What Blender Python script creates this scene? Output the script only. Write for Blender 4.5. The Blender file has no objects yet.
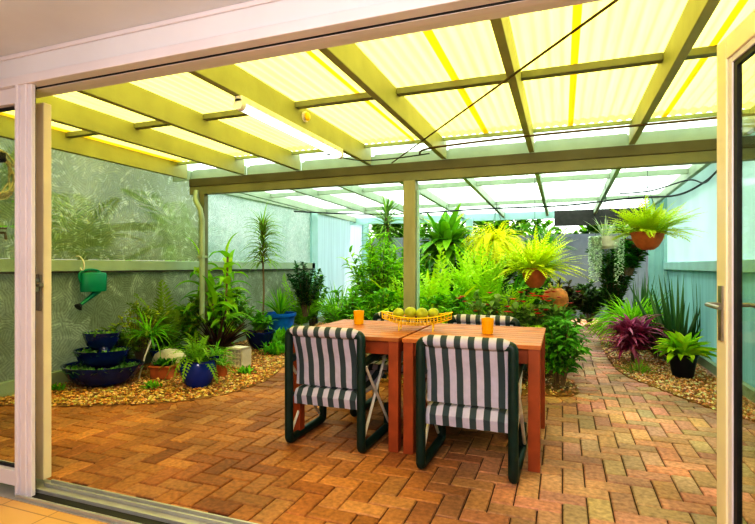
import bpy, math, random
from mathutils import Vector, Matrix
random.seed(7)
R = math.radians
COL = bpy.context.scene.collection
UP = Vector((0, 0, 1))

# ------------------------------------------------------------------ helpers
class MB:
    def __init__(s): s.v = []; s.f = []; s.c = []; s.col = (1, 1, 1)
    def vert(s, p, c=None):
        s.v.append((p[0], p[1], p[2])); s.c.append(c or s.col); return len(s.v) - 1
    def face(s, *i): s.f.append(tuple(i))
    def box(s, x0, y0, z0, x1, y1, z1, M=None):
        b = len(s.v)
        for p in ((x0,y0,z0),(x1,y0,z0),(x1,y1,z0),(x0,y1,z0),(x0,y0,z1),(x1,y0,z1),(x1,y1,z1),(x0,y1,z1)):
            q = Vector(p)
            if M: q = M @ q
            s.vert(q)
        for f in ((3,2,1,0),(4,5,6,7),(0,1,5,4),(1,2,6,5),(2,3,7,6),(3,0,4,7)): s.f.append(tuple(b+i for i in f))
    def bar(s, a, b, w, h, up=UP):
        a = Vector(a); b = Vector(b); d = b - a; L = d.length; d.normalize()
        x = d.cross(up)
        if x.length < 1e-4: x = Vector((1, 0, 0))
        x.normalize(); z = x.cross(d)
        M = Matrix((x, d, z)).transposed().to_4x4(); M.translation = a
        s.box(-w/2, 0, -h/2, w/2, L, h/2, M)
    def tube(s, pts, r, n=8, cap=True, sx=1.0):
        pts = [Vector(p) for p in pts]; k = len(pts)
        rr = r if isinstance(r, (list, tuple)) else [r]*k
        ref = None; rings = []
        for i in range(k):
            d = (pts[min(i+1, k-1)] - pts[max(i-1, 0)]).normalized()
            if ref is None:
                ref = d.orthogonal().normalized()
            x = (ref - d*ref.dot(d))
            if x.length < 1e-5: x = d.orthogonal()
            x.normalize(); ref = x; y = d.cross(x)
            rings.append([s.vert(pts[i] + (x*math.cos(t)*sx + y*math.sin(t))*rr[i]) for t in [2*math.pi*j/n for j in range(n)]])
        for i in range(k-1):
            for j in range(n): s.face(rings[i][j], rings[i][(j+1) % n], rings[i+1][(j+1) % n], rings[i+1][j])
        if cap:
            s.f.append(tuple(reversed(rings[0]))); s.f.append(tuple(rings[-1]))
    def lathe(s, prof, c=(0,0,0), n=24, sx=1, sy=1):
        rings = []
        for r, z in prof:
            rings.append([s.vert((c[0]+r*sx*math.cos(2*math.pi*j/n), c[1]+r*sy*math.sin(2*math.pi*j/n), c[2]+z)) for j in range(n)])
        for i in range(len(prof)-1):
            for j in range(n): s.face(rings[i][j], rings[i][(j+1)%n], rings[i+1][(j+1)%n], rings[i+1][j])
        s.f.append(tuple(reversed(rings[0]))); s.f.append(tuple(rings[-1]))
    def blob(s, c, r, n=8, m=6, sx=1, sy=1, sz=1, jit=0):
        prof = []
        b = len(s.v)
        for i in range(1, m):
            t = math.pi*i/m
            for j in range(n):
                q = 1 + random.uniform(-jit, jit)
                s.vert((c[0]+r*sx*q*math.sin(t)*math.cos(2*math.pi*j/n), c[1]+r*sy*q*math.sin(t)*math.sin(2*math.pi*j/n), c[2]+r*sz*q*math.cos(t)))
        for i in range(m-2):
            for j in range(n): s.face(b+i*n+j, b+(i+1)*n+j, b+(i+1)*n+(j+1)%n, b+i*n+(j+1)%n)
        a = s.vert((c[0], c[1], c[2]+r*sz)); z = s.vert((c[0], c[1], c[2]-r*sz))
        for j in range(n):
            s.face(a, b+j, b+(j+1)%n); s.face(z, b+(m-2)*n+(j+1)%n, b+(m-2)*n+j)
    # a leaf blade following a drooping curve; returns the points of its midrib
    def blade(s, p, d, L, w, droop=0.5, n=6, shape='strap', fold=0.25, c0=(.1,.3,.02), c1=None, roll=0.0):
        c1 = c1 or c0
        p = Vector(p); d = Vector(d).normalized(); mid = [p.copy()]
        prev = None
        for i in range(n+1):
            t = i/n
            if shape == 'strap': ww = w*(1-t**3)*(0.55+0.45*min(1, t*5))
            elif shape == 'oval': ww = w*math.sin(math.pi*min(1, (t*0.93+0.07)))**0.75
            elif shape == 'heart': ww = w*(1-t)**0.6*min(1, t*4+.35)
            elif shape == 'spear': ww = w*(1-t)**0.8*min(1, .5+t*3)
            else: ww = w*math.sin(math.pi*(t*.9+.1))
            ww = max(ww, w*0.03)
            side = d.cross(UP)
            if side.length < .05: side = Vector((math.cos(roll*7), math.sin(roll*7), 0))
            side.normalize()
            if prev is not None and side.dot(prev) < 0: side = -side
            prev = side
            nrm = side.cross(d)
            sd = side*math.cos(roll) + nrm*math.sin(roll); nn = nrm*math.cos(roll) - side*math.sin(roll)
            cc = tuple(c0[k]*(1-t)+c1[k]*t for k in range(3))
            a = s.vert(p - sd*ww*.5 + nn*ww*fold, cc); m = s.vert(p, cc); b = s.vert(p + sd*ww*.5 + nn*ww*fold, cc)
            if i:
                s.face(a-3, m-3, m, a); s.face(m-3, b-3, b, m)
            if i < n:
                p = p + d*(L/n); mid.append(p.copy())
                d = (d + Vector((0, 0, -droop/n))).normalized()
        return mid
    def frond(s, p, d, L, pl, droop=1.0, n=12, c0=(.1,.3,.02), c1=None, up=.15):
        """pinnate frond: a thin rachis with paired leaflets"""
        c1 = c1 or c0
        p = Vector(p); d = Vector(d).normalized(); pts = [p.copy()]; ds = [d.copy()]
        for i in range(n):
            p = p + d*(L/n); d = (d + Vector((0, 0, -droop/n))).normalized(); pts.append(p.copy()); ds.append(d.copy())
        side0 = ds[0].cross(UP)
        if side0.length < .05: side0 = Vector((1, 0, 0))
        side0.normalize()
        wr = max(.0025, L*.006)
        for i in range(n+1):
            t = i/n; cc = tuple(c0[k]*(1-t)+c1[k]*t for k in range(3))
            a = s.vert(pts[i]-side0*wr*(1-t*.7), cc); b = s.vert(pts[i]+side0*wr*(1-t*.7), cc)
            if i: s.face(a-2, b-2, b, a)
            if i >= 1:
                l = pl*math.sin(math.pi*(t*.82+.16))**.7
                for sg in (-1, 1):
                    dd = (side0*sg + ds[i]*(.45+.5*t) + UP*up + Vector((random.uniform(-.12,.12),)*3)).normalized()
                    wv = ds[i]*(L/n*.36)
                    q = pts[i]
                    k = [s.vert(q, cc), s.vert(q+dd*l*.45+wv, cc), s.vert(q+dd*l-UP*l*.12, cc), s.vert(q+dd*l*.45-wv, cc)]
                    s.face(*k)
    def build(s, name, mat, parent=None, smooth=False, bevel=0, loc=None):
        me = bpy.data.meshes.new(name); me.from_pydata(s.v, [], s.f)
        at = me.color_attributes.new('Col', 'FLOAT_COLOR', 'POINT')
        buf = []
        for c in s.c: buf.extend((c[0], c[1], c[2], 1))
        at.data.foreach_set('color', buf)
        me.materials.append(mat); me.update()
        if smooth:
            me.shade_smooth(); me.set_sharp_from_angle(angle=R(40))
        o = bpy.data.objects.new(name, me); COL.objects.link(o)
        if parent: o.parent = parent
        if loc: o.location = loc
        if bevel:
            m = o.modifiers.new('bevel', 'BEVEL'); m.width = bevel; m.segments = 2; m.limit_method = 'ANGLE'
        return o

def tag(o, label=None, cat=None, group=None, kind=None):
    if label: o['label'] = label
    if cat: o['category'] = cat
    if group: o['group'] = group
    if kind: o['kind'] = kind
    return o
def empty(name, loc=(0,0,0), rz=0, label=None, cat=None, group=None, kind=None):
    o = bpy.data.objects.new(name, None); COL.objects.link(o); o.empty_display_size = .1
    o.location = loc; o.rotation_euler = (0, 0, rz)
    return tag(o, label, cat, group, kind)
def copy_tree(o, parent=None):
    c = o.copy(); COL.objects.link(c)
    if parent: c.parent = parent
    for ch in [x for x in bpy.data.objects if x.parent == o]: copy_tree(ch, c)
    return c

# ------------------------------------------------------------------ materials
def newmat(name):
    m = bpy.data.materials.new(name); m.use_nodes = True
    nt = m.node_tree; nt.nodes.clear()
    out = nt.nodes.new('ShaderNodeOutputMaterial')
    return m, nt, out
def N(nt, t, **k):
    n = nt.nodes.new(t)
    for a, b in k.items():
        if a.startswith('i_'):
            n.inputs[a[2:].replace('_', ' ')].default_value = b
        else: setattr(n, a, b)
    return n
def solid(name, col, rough=.5, metal=0, var=.25, scale=12, bump=.0, bscale=40, spec=.5, stretch=(1,1,1), coat=0):
    m, nt, out = newmat(name); L = nt.links.new
    p = N(nt, 'ShaderNodeBsdfPrincipled'); p.inputs['Roughness'].default_value = rough
    p.inputs['Metallic'].default_value = metal; p.inputs['Specular IOR Level'].default_value = spec
    p.inputs['Coat Weight'].default_value = coat
    tc = N(nt, 'ShaderNodeTexCoord'); mp = N(nt, 'ShaderNodeMapping'); mp.inputs['Scale'].default_value = stretch
    L(tc.outputs['Object'], mp.inputs['Vector'])
    no = N(nt, 'ShaderNodeTexNoise'); no.inputs['Scale'].default_value = scale; no.inputs['Detail'].default_value = 5
    L(mp.outputs[0], no.inputs['Vector'])
    mr = N(nt, 'ShaderNodeMapRange'); mr.inputs['From Min'].default_value = .3; mr.inputs['From Max'].default_value = .7
    mr.inputs['To Min'].default_value = 1-var; mr.inputs['To Max'].default_value = 1+var*.6
    L(no.outputs['Fac'], mr.inputs['Value'])
    vm = N(nt, 'ShaderNodeVectorMath', operation='SCALE'); vm.inputs[0].default_value = col
    L(mr.outputs[0], vm.inputs['Scale']); L(vm.outputs[0], p.inputs['Base Color'])
    if bump:
        n2 = N(nt, 'ShaderNodeTexNoise'); n2.inputs['Scale'].default_value = bscale; L(mp.outputs[0], n2.inputs['Vector'])
        b = N(nt, 'ShaderNodeBump'); b.inputs['Strength'].default_value = bump; b.inputs['Distance'].default_value = .01
        L(n2.outputs['Fac'], b.inputs['Height']); L(b.outputs[0], p.inputs['Normal'])
    L(p.outputs[0], out.inputs[0])
    return m
def leafmat(name, gain=1.0, trans=.35, rough=.45):
    m, nt, out = newmat(name); L = nt.links.new
    at = N(nt, 'ShaderNodeAttribute', attribute_name='Col')
    vm = N(nt, 'ShaderNodeVectorMath', operation='SCALE'); vm.inputs['Scale'].default_value = gain
    L(at.outputs['Color'], vm.inputs[0])
    p = N(nt, 'ShaderNodeBsdfPrincipled'); p.inputs['Roughness'].default_value = rough; p.inputs['Specular IOR Level'].default_value = .35
    t = N(nt, 'ShaderNodeBsdfTranslucent'); mx = N(nt, 'ShaderNodeMixShader'); mx.inputs[0].default_value = trans
    L(vm.outputs[0], p.inputs['Base Color']); L(vm.outputs[0], t.inputs['Color'])
    L(p.outputs[0], mx.inputs[1]); L(t.outputs[0], mx.inputs[2]); L(mx.outputs[0], out.inputs[0])
    return m
def attrmat(name, rough=.8, scale=30, var=.3, bump=.3, spec=.3, big=0.0):
    """per-piece colour from the attribute, broken up with noise"""
    m, nt, out = newmat(name); L = nt.links.new
    at = N(nt, 'ShaderNodeAttribute', attribute_name='Col'); tc = N(nt, 'ShaderNodeTexCoord')
    no = N(nt, 'ShaderNodeTexNoise'); no.inputs['Scale'].default_value = scale; no.inputs['Detail'].default_value = 6
    L(tc.outputs['Object'], no.inputs['Vector'])
    mr = N(nt, 'ShaderNodeMapRange'); mr.inputs['From Min'].default_value = .3; mr.inputs['From Max'].default_value = .7
    mr.inputs['To Min'].default_value = 1-var; mr.inputs['To Max'].default_value = 1+var*.6
    L(no.outputs['Fac'], mr.inputs['Value'])
    vm = N(nt, 'ShaderNodeVectorMath', operation='SCALE'); L(at.outputs['Color'], vm.inputs[0]); L(mr.outputs[0], vm.inputs['Scale'])
    src = vm.outputs[0]
    if big:
        n3 = N(nt, 'ShaderNodeTexNoise'); n3.inputs['Scale'].default_value = 1.3; L(tc.outputs['Object'], n3.inputs['Vector'])
        m3 = N(nt, 'ShaderNodeMapRange'); m3.inputs['From Min'].default_value = .35; m3.inputs['From Max'].default_value = .65
        m3.inputs['To Min'].default_value = 1-big; m3.inputs['To Max'].default_value = 1+big*.5
        L(n3.outputs['Fac'], m3.inputs['Value'])
        v3 = N(nt, 'ShaderNodeVectorMath', operation='SCALE'); L(src, v3.inputs[0]); L(m3.outputs[0], v3.inputs['Scale']); src = v3.outputs[0]
    p = N(nt, 'ShaderNodeBsdfPrincipled'); p.inputs['Roughness'].default_value = rough; p.inputs['Specular IOR Level'].default_value = spec
    L(src, p.inputs['Base Color'])
    b = N(nt, 'ShaderNodeBump'); b.inputs['Strength'].default_value = bump; b.inputs['Distance'].default_value = .004
    L(no.outputs['Fac'], b.inputs['Height']); L(b.outputs[0], p.inputs['Normal']); L(p.outputs[0], out.inputs[0])
    return m
def sheetmat(name, col, dif=.25, clear=.0, streak=.12, axis=(30, 1.5, 1)):
    """weathered fibreglass roofing: light shines through it"""
    m, nt, out = newmat(name); L = nt.links.new
    tc = N(nt, 'ShaderNodeTexCoord'); mp = N(nt, 'ShaderNodeMapping'); mp.inputs['Scale'].default_value = axis
    L(tc.outputs['Object'], mp.inputs['Vector'])
    no = N(nt, 'ShaderNodeTexNoise'); no.inputs['Scale'].default_value = 1; no.inputs['Detail'].default_value = 4; L(mp.outputs[0], no.inputs['Vector'])
    mr = N(nt, 'ShaderNodeMapRange'); mr.inputs['From Min'].default_value = .3; mr.inputs['From Max'].default_value = .7
    mr.inputs['To Min'].default_value = 1-streak; mr.inputs['To Max'].default_value = 1
    L(no.outputs['Fac'], mr.inputs['Value'])
    vm = N(nt, 'ShaderNodeVectorMath', operation='SCALE'); vm.inputs[0].default_value = col; L(mr.outputs[0], vm.inputs['Scale'])
    t = N(nt, 'ShaderNodeBsdfTranslucent'); d = N(nt, 'ShaderNodeBsdfDiffuse'); mx = N(nt, 'ShaderNodeMixShader'); mx.inputs[0].default_value = dif
    L(vm.outputs[0], t.inputs['Color']); L(vm.outputs[0], d.inputs['Color'])
    L(t.outputs[0], mx.inputs[1]); L(d.outputs[0], mx.inputs[2])
    last = mx.outputs[0]
    if clear:
        tr = N(nt, 'ShaderNodeBsdfTransparent'); L(vm.outputs[0], tr.inputs['Color'])
        m2 = N(nt, 'ShaderNodeMixShader'); m2.inputs[0].default_value = clear
        L(last, m2.inputs[1]); L(tr.outputs[0], m2.inputs[2]); last = m2.outputs[0]
    L(last, out.inputs[0])
    return m
def obscured(name, ca, cb, cc, clear=.18, pat=6.0):
    """figured obscure glass: milky, mottled, lets blurred light through"""
    m, nt, out = newmat(name); L = nt.links.new
    tc = N(nt, 'ShaderNodeTexCoord')
    n0 = N(nt, 'ShaderNodeTexNoise'); n0.inputs['Scale'].default_value = 1.4; n0.inputs['Detail'].default_value = 3; L(tc.outputs['Object'], n0.inputs['Vector'])
    n1 = N(nt, 'ShaderNodeTexNoise'); n1.inputs['Scale'].default_value = pat; n1.inputs['Detail'].default_value = 6
    n1.inputs['Distortion'].default_value = 2.5; L(tc.outputs['Object'], n1.inputs['Vector'])
    nd = N(nt, 'ShaderNodeTexNoise'); nd.inputs['Scale'].default_value = 5; nd.inputs['Detail'].default_value = 3; L(tc.outputs['Object'], nd.inputs['Vector'])
    ad = N(nt, 'ShaderNodeVectorMath', operation='MULTIPLY_ADD'); ad.inputs[1].default_value = (.10, .10, .10); L(nd.outputs['Color'], ad.inputs[0]); L(tc.outputs['Object'], ad.inputs[2])
    vo = N(nt, 'ShaderNodeTexVoronoi'); vo.inputs['Scale'].default_value = 8; L(ad.outputs[0], vo.inputs['Vector'])
    sc_ = N(nt, 'ShaderNodeSeparateColor'); L(vo.outputs['Color'], sc_.inputs[0])
    an = N(nt, 'ShaderNodeMath', operation='MULTIPLY'); an.inputs[1].default_value = 6.283; L(sc_.outputs[0], an.inputs[0])
    cs = N(nt, 'ShaderNodeMath', operation='COSINE'); sn = N(nt, 'ShaderNodeMath', operation='SINE'); L(an.outputs[0], cs.inputs[0]); L(an.outputs[0], sn.inputs[0])
    sp = N(nt, 'ShaderNodeSeparateXYZ'); L(ad.outputs[0], sp.inputs[0])
    m1 = N(nt, 'ShaderNodeMath', operation='MULTIPLY'); L(sp.outputs['Y'], m1.inputs[0]); L(cs.outputs[0], m1.inputs[1])
    m2_ = N(nt, 'ShaderNodeMath', operation='MULTIPLY_ADD'); L(sp.outputs['Z'], m2_.inputs[0]); L(sn.outputs[0], m2_.inputs[1]); L(m1.outputs[0], m2_.inputs[2])
    fq = N(nt, 'ShaderNodeMath', operation='MULTIPLY'); fq.inputs[1].default_value = 230; L(m2_.outputs[0], fq.inputs[0])
    s1 = N(nt, 'ShaderNodeMath', operation='SINE'); L(fq.outputs[0], s1.inputs[0])
    wv0 = N(nt, 'ShaderNodeMapRange'); wv0.inputs['From Min'].default_value = -1; L(s1.outputs[0], wv0.inputs['Value'])
    nf = N(nt, 'ShaderNodeTexNoise'); nf.inputs['Scale'].default_value = 22; nf.inputs['Detail'].default_value = 8; nf.inputs['Roughness'].default_value = .7; L(tc.outputs['Object'], nf.inputs['Vector'])
    mf = N(nt, 'ShaderNodeMix', data_type='FLOAT'); mf.inputs['Factor'].default_value = .80; L(wv0.outputs[0], mf.inputs['A']); L(nf.outputs['Fac'], mf.inputs['B'])
    mfr = N(nt, 'ShaderNodeMapRange'); mfr.inputs['From Min'].default_value = .25; mfr.inputs['From Max'].default_value = .75; L(mf.outputs[0], mfr.inputs['Value']); wv0 = mfr
    class _O: pass
    wv = _O(); wv.outputs = {'Fac': wv0.outputs[0]}
    r1 = N(nt, 'ShaderNodeValToRGB'); e = r1.color_ramp.elements
    e[0].position = .36; e[0].color = (*ca, 1); e[1].position = .64; e[1].color = (*cb, 1); L(n0.outputs['Fac'], r1.inputs[0])
    r2 = N(nt, 'ShaderNodeValToRGB'); e = r2.color_ramp.elements; e[0].position = .53; e[0].color = (0,0,0,1); e[1].position = .64; e[1].color = (1,1,1,1)
    L(n1.outputs['Fac'], r2.inputs[0])
    mw = N(nt, 'ShaderNodeMath', operation='MULTIPLY'); L(r2.outputs[0], mw.inputs[0]); L(wv.outputs['Fac'], mw.inputs[1])
    mixc = N(nt, 'ShaderNodeMix', data_type='RGBA'); L(mw.outputs[0], mixc.inputs['Factor']); L(r1.outputs[0], mixc.inputs['A']); mixc.inputs['B'].default_value = (*cc, 1)
    wvr = N(nt, 'ShaderNodeMapRange'); wvr.inputs['To Min'].default_value = .62; wvr.inputs['To Max'].default_value = 1.15; L(wv.outputs['Fac'], wvr.inputs['Value'])
    vs = N(nt, 'ShaderNodeVectorMath', operation='SCALE'); L(mixc.outputs['Result'], vs.inputs[0]); L(wvr.outputs[0], vs.inputs['Scale'])
    t = N(nt, 'ShaderNodeBsdfTranslucent'); L(vs.outputs[0], t.inputs['Color'])
    d = N(nt, 'ShaderNodeBsdfPrincipled'); L(vs.outputs[0], d.inputs['Base Color']); d.inputs['Roughness'].default_value = .25
    bp = N(nt, 'ShaderNodeBump'); bp.inputs['Strength'].default_value = .5; bp.inputs['Distance'].default_value = .01
    L(wv.outputs['Fac'], bp.inputs['Height']); L(bp.outputs[0], d.inputs['Normal']); L(bp.outputs[0], t.inputs['Normal'])
    mx = N(nt, 'ShaderNodeMixShader'); mx.inputs[0].default_value = .35; L(t.outputs[0], mx.inputs[1]); L(d.outputs[0], mx.inputs[2])
    tr = N(nt, 'ShaderNodeBsdfTransparent'); tr.inputs['Color'].default_value = (.9, .95, .9, 1)
    m2 = N(nt, 'ShaderNodeMixShader'); m2.inputs[0].default_value = clear; L(mx.outputs[0], m2.inputs[1]); L(tr.outputs[0], m2.inputs[2])
    L(m2.outputs[0], out.inputs[0])
    return m
def glassmat(name, tint=(.9,.95,.92), refl=.10):
    m, nt, out = newmat(name); L = nt.links.new
    tr = N(nt, 'ShaderNodeBsdfTransparent'); tr.inputs['Color'].default_value = (*tint, 1)
    g = N(nt, 'ShaderNodeBsdfGlossy'); g.inputs['Roughness'].default_value = .02
    lw = N(nt, 'ShaderNodeLayerWeight'); pw = N(nt, 'ShaderNodeMath', operation='POWER'); pw.inputs[1].default_value = 4; L(lw.outputs['Facing'], pw.inputs[0])
    mt = N(nt, 'ShaderNodeMath', operation='MULTIPLY_ADD'); mt.inputs[1].default_value = .35; mt.inputs[2].default_value = refl*.3; L(pw.outputs[0], mt.inputs[0]); mt.use_clamp = True
    mx = N(nt, 'ShaderNodeMixShader'); L(mt.outputs[0], mx.inputs[0]); L(tr.outputs[0], mx.inputs[1]); L(g.outputs[0], mx.inputs[2])
    L(mx.outputs[0], out.inputs[0]); return m
def stripemat(name):
    m, nt, out = newmat(name); L = nt.links.new
    tc = N(nt, 'ShaderNodeTexCoord'); sx = N(nt, 'ShaderNodeSeparateXYZ'); L(tc.outputs['Object'], sx.inputs[0])
    a = N(nt, 'ShaderNodeMath', operation='MULTIPLY_ADD'); a.inputs[1].default_value = 1/.078; a.inputs[2].default_value = 20.27; L(sx.outputs['X'], a.inputs[0])
    f = N(nt, 'ShaderNodeMath', operation='FRACT'); L(a.outputs[0], f.inputs[0])
    r = N(nt, 'ShaderNodeValToRGB'); r.color_ramp.interpolation = 'CONSTANT'; e = r.color_ramp.elements
    e[0].position = 0; e[0].color = (.52, .49, .58, 1); e[1].position = .54; e[1].color = (.05, .075, .078, 1)
    for pos, c in ((.52, (.2,.2,.2,1)), (.98, (.22,.22,.22,1))):
        q = e.new(pos); q.color = c
    L(f.outputs[0], r.inputs[0])
    no = N(nt, 'ShaderNodeTexNoise'); no.inputs['Scale'].default_value = 25; no.inputs['Detail'].default_value = 6; L(tc.outputs['Object'], no.inputs['Vector'])
    mr = N(nt, 'ShaderNodeMapRange'); mr.inputs['To Min'].default_value = .8; mr.inputs['To Max'].default_value = 1.1; L(no.outputs['Fac'], mr.inputs['Value'])
    vs = N(nt, 'ShaderNodeVectorMath', operation='SCALE'); L(r.outputs[0], vs.inputs[0]); L(mr.outputs[0], vs.inputs['Scale'])
    p = N(nt, 'ShaderNodeBsdfPrincipled'); p.inputs['Roughness'].default_value = .85; L(vs.outputs[0], p.inputs['Base Color'])
    b = N(nt, 'ShaderNodeBump'); b.inputs['Strength'].default_value = .3; b.inputs['Distance'].default_value = .01; L(no.outputs['Fac'], b.inputs['Height']); L(b.outputs[0], p.inputs['Normal'])
    L(p.outputs[0], out.inputs[0]); return m
def emis(name, col, s):
    m, nt, out = newmat(name); e = N(nt, 'ShaderNodeEmission'); e.inputs[0].default_value = (*col, 1); e.inputs[1].default_value = s
    nt.links.new(e.outputs[0], out.inputs[0]); return m

AQUA = (.34, .42, .29)
m_paint_yellowlit = solid('rafter paint with yellow light', (.34, .35, .15), .55, var=.12, scale=5, bump=.08)  # aqua paint with the yellow roof light mixed into its colour
m_paint = solid('aqua paint', AQUA, .55, var=.12, scale=5, bump=.08)
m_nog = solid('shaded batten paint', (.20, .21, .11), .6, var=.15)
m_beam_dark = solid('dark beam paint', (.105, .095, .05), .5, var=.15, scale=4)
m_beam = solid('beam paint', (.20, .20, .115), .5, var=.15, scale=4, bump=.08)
m_post = solid('post paint', (.34, .33, .20), .55, var=.2, scale=9, bump=.1, stretch=(1,1,.2))
m_blue_paint = solid('pale blue paint', (.40, .62, .60), .5, var=.1, scale=4)
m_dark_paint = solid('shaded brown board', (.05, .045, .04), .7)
m_white = solid('pinkish white trim', (.66, .60, .61), .35, var=.05, scale=4)
m_plaster = solid('plaster ceiling', (.62, .63, .66), .8, var=.05, scale=3)
m_head = solid('white header', (.66, .63, .64), .5, var=.04, scale=3)
m_cream = solid('cream aluminium', (.78, .68, .46), .35, var=.06, scale=5)
m_gasket = solid('black gasket', (.012, .012, .014), .5)
m_alu = solid('anodised track', (.48, .47, .42), .35, metal=.5, var=.1)
m_metal = solid('dull metal', (.35, .32, .28), .35, metal=.8)
m_roof = sheetmat('yellow fibreglass', (.86, .765, .17), dif=.12, clear=.0, streak=.2)
m_lap = sheetmat('overlapped yellow fibreglass', (.74, .52, .06), dif=.2)
m_roofw = sheetmat('white fibreglass', (.80, .93, .84), dif=.12)
m_glassL = obscured('figured glass olive', (.34, .38, .15), (.56, .58, .36), (1, 1, .8), clear=.30, pat=6)
m_glassB = obscured('figured glass pale', (.72, .84, .78), (.92, .97, .94), (1, 1, .95), clear=.24, pat=7)
m_low = obscured('lower glass green', (.44, .47, .33), (.58, .61, .50), (.8, .84, .68), clear=.06, pat=3)
m_sheetblue = sheetmat('pale blue wall sheet', (.84, .94, .96), dif=.25, streak=.15, axis=(10, 10, .5))
m_sheetaqua = sheetmat('aqua wall sheet', (.42, .60, .58), dif=.4, streak=.2, axis=(8, 8, .6))
m_sheetwhite = sheetmat('white wall sheet', (.66, .78, .75), dif=.25, streak=.1, axis=(2, 2, 1))
m_glass = glassmat('clear glass', (.93, .96, .93), .08)
m_brick = attrmat('clay pavers', .62, 38, .35, .45, .35, big=.38)
m_grout = solid('sand joints', (.075, .04, .02), .95, var=.3, scale=30)
m_gravel = attrmat('river gravel', .6, 60, .2, .1)
m_bedsoil = solid('gravel bed ground', (.28, .15, .05), .95, var=.4, scale=25, bump=.4)
m_soil = solid('potting soil', (.035, .02, .012), .95, var=.4, bump=.6)
m_wood = attrmat('orange oiled timber', .42, 9, .25, .15, .5)
m_leaf = leafmat('foliage', 1.0, .38)
m_gloss = leafmat('glossy foliage', 1.0, .25, .3)
m_cane = solid('woody cane', (.22, .15, .08), .8, var=.3, bump=.4)
m_blue = solid('cobalt glaze', (.004, .035, .34), .12, var=.35, scale=6, coat=.5)
m_navy = solid('navy glaze', (.004, .018, .16), .15, var=.4, scale=8, coat=.5)
m_brightblue = solid('bright blue plastic', (.01, .16, .60), .3, var=.3, scale=10)
m_terra = solid('terracotta', (.52, .15, .045), .75, var=.25, scale=12, bump=.2)
m_oldterra = solid('weathered terracotta', (.62, .24, .07), .9, var=.4, scale=14, bump=.6, bscale=20)
m_black = solid('black plastic pot', (.008, .009, .018), .35, var=.2)
m_stone = solid('pale stone', (.62, .56, .46), .9, var=.25, scale=8, bump=.6)
m_green_frame = solid('dark green padded frame', (.004, .028, .022), .45, var=.25, scale=20, bump=.15)
m_rod = solid('white rod', (.78, .74, .66), .4)
m_stripe = stripemat('striped canvas')
m_yellow = solid('yellow wire', (.85, .56, .01), .35, var=.1)
m_yglass = solid('yellow tumbler', (.90, .48, .005), .2, var=.1, coat=.4)
m_fruit = solid('green fruit skin', (.42, .46, .03), .5, var=.35, scale=20, bump=.2)
m_teal = solid('teal plastic', (.0, .24, .155), .35, var=.12, scale=6)
m_hose = solid('cream hose', (.52, .46, .28), .5)
m_cable = solid('black cable', (.015, .02, .02), .5)
m_steelrod = solid('brown rod', (.10, .07, .03), .5, metal=.3)
m_tube = emis('lit tube cover', (1, .97, .92), 1.6)
m_batten = solid('batten white', (.8, .76, .74), .4)
m_basket = solid('white hanging basket', (.66, .62, .50), .7, var=.25, bump=.3)
m_brown = solid('brown fibre pot', (.16, .08, .035), .9, var=.4, bump=.5)
m_fence = solid('grey fence sheet', (.32, .36, .38), .7, var=.15, scale=3)
m_grass = solid('lawn', (.08, .16, .03), .95, var=.4, scale=8)
m_petal = solid('red petals', (.75, .02, .012), .5, var=.2)
m_tile = None

def tilemat():
    m, nt, out = newmat('interior tiles'); L = nt.links.new
    tc = N(nt, 'ShaderNodeTexCoord'); b = N(nt, 'ShaderNodeTexBrick'); b.offset = 0
    b.inputs['Color1'].default_value = (.58, .32, .10, 1); b.inputs['Color2'].default_value = (.64, .37, .13, 1); b.inputs['Mortar'].default_value = (.36, .20, .08, 1)
    b.inputs['Scale'].default_value = 1; b.inputs['Brick Width'].default_value = .33; b.inputs['Row Height'].default_value = .33; b.inputs['Mortar Size'].default_value = .004
    L(tc.outputs['Object'], b.inputs['Vector'])
    p = N(nt, 'ShaderNodeBsdfPrincipled'); p.inputs['Roughness'].default_value = .4; L(b.outputs['Color'], p.inputs['Base Color']); L(p.outputs[0], out.inputs[0])
    return m
m_tile = tilemat()

def bx(name, x0, y0, z0, x1, y1, z1, mat, parent=None, bevel=0, loc=None):
    b = MB(); b.box(x0, y0, z0, x1, y1, z1); return b.build(name, mat, parent, bevel=bevel, loc=loc)
def struct(o): o['kind'] = 'structure'; return o

XL, XR = -4.80, 1.62          # side walls of the patio
YH = 1.75                     # house wall, inner face
YB = 10.3                     # back line of posts

# ------------------------------------------------------------------ interior shell
struct(bx('floor', -4.9, -2.6, -.10, 2.9, 1.72, 0, m_tile))
struct(bx('ceiling', -4.9, -2.6, 2.31, 2.9, 1.75, 2.42, m_plaster))
struct(bx('wall_back_room', -4.9, -2.7, 0, 2.9, -2.6, 2.42, m_plaster))
struct(bx('wall_left_room', -5.0, -2.7, 0, -4.9, 1.93, 2.42, m_plaster))
struct(bx('wall_right_room', 2.9, -2.7, 0, 3.0, 1.93, 2.42, m_plaster))
w = empty('wall_house', (0, 0, 0)); struct(w)
bx('header', -4.9, 1.75, 2.15, 2.9, 1.93, 2.42, m_head, w)
bx('side_pier', -4.9, 1.75, 0, -3.75, 1.93, 2.15, m_head, w)
bx('side_pier', .76, 1.75, 0, 2.9, 1.93, 2.15, m_head, w)
struct(bx('trim_1', -4.9, 1.738, 2.288, 2.9, 1.75, 2.31, m_white, bevel=.004))
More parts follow.
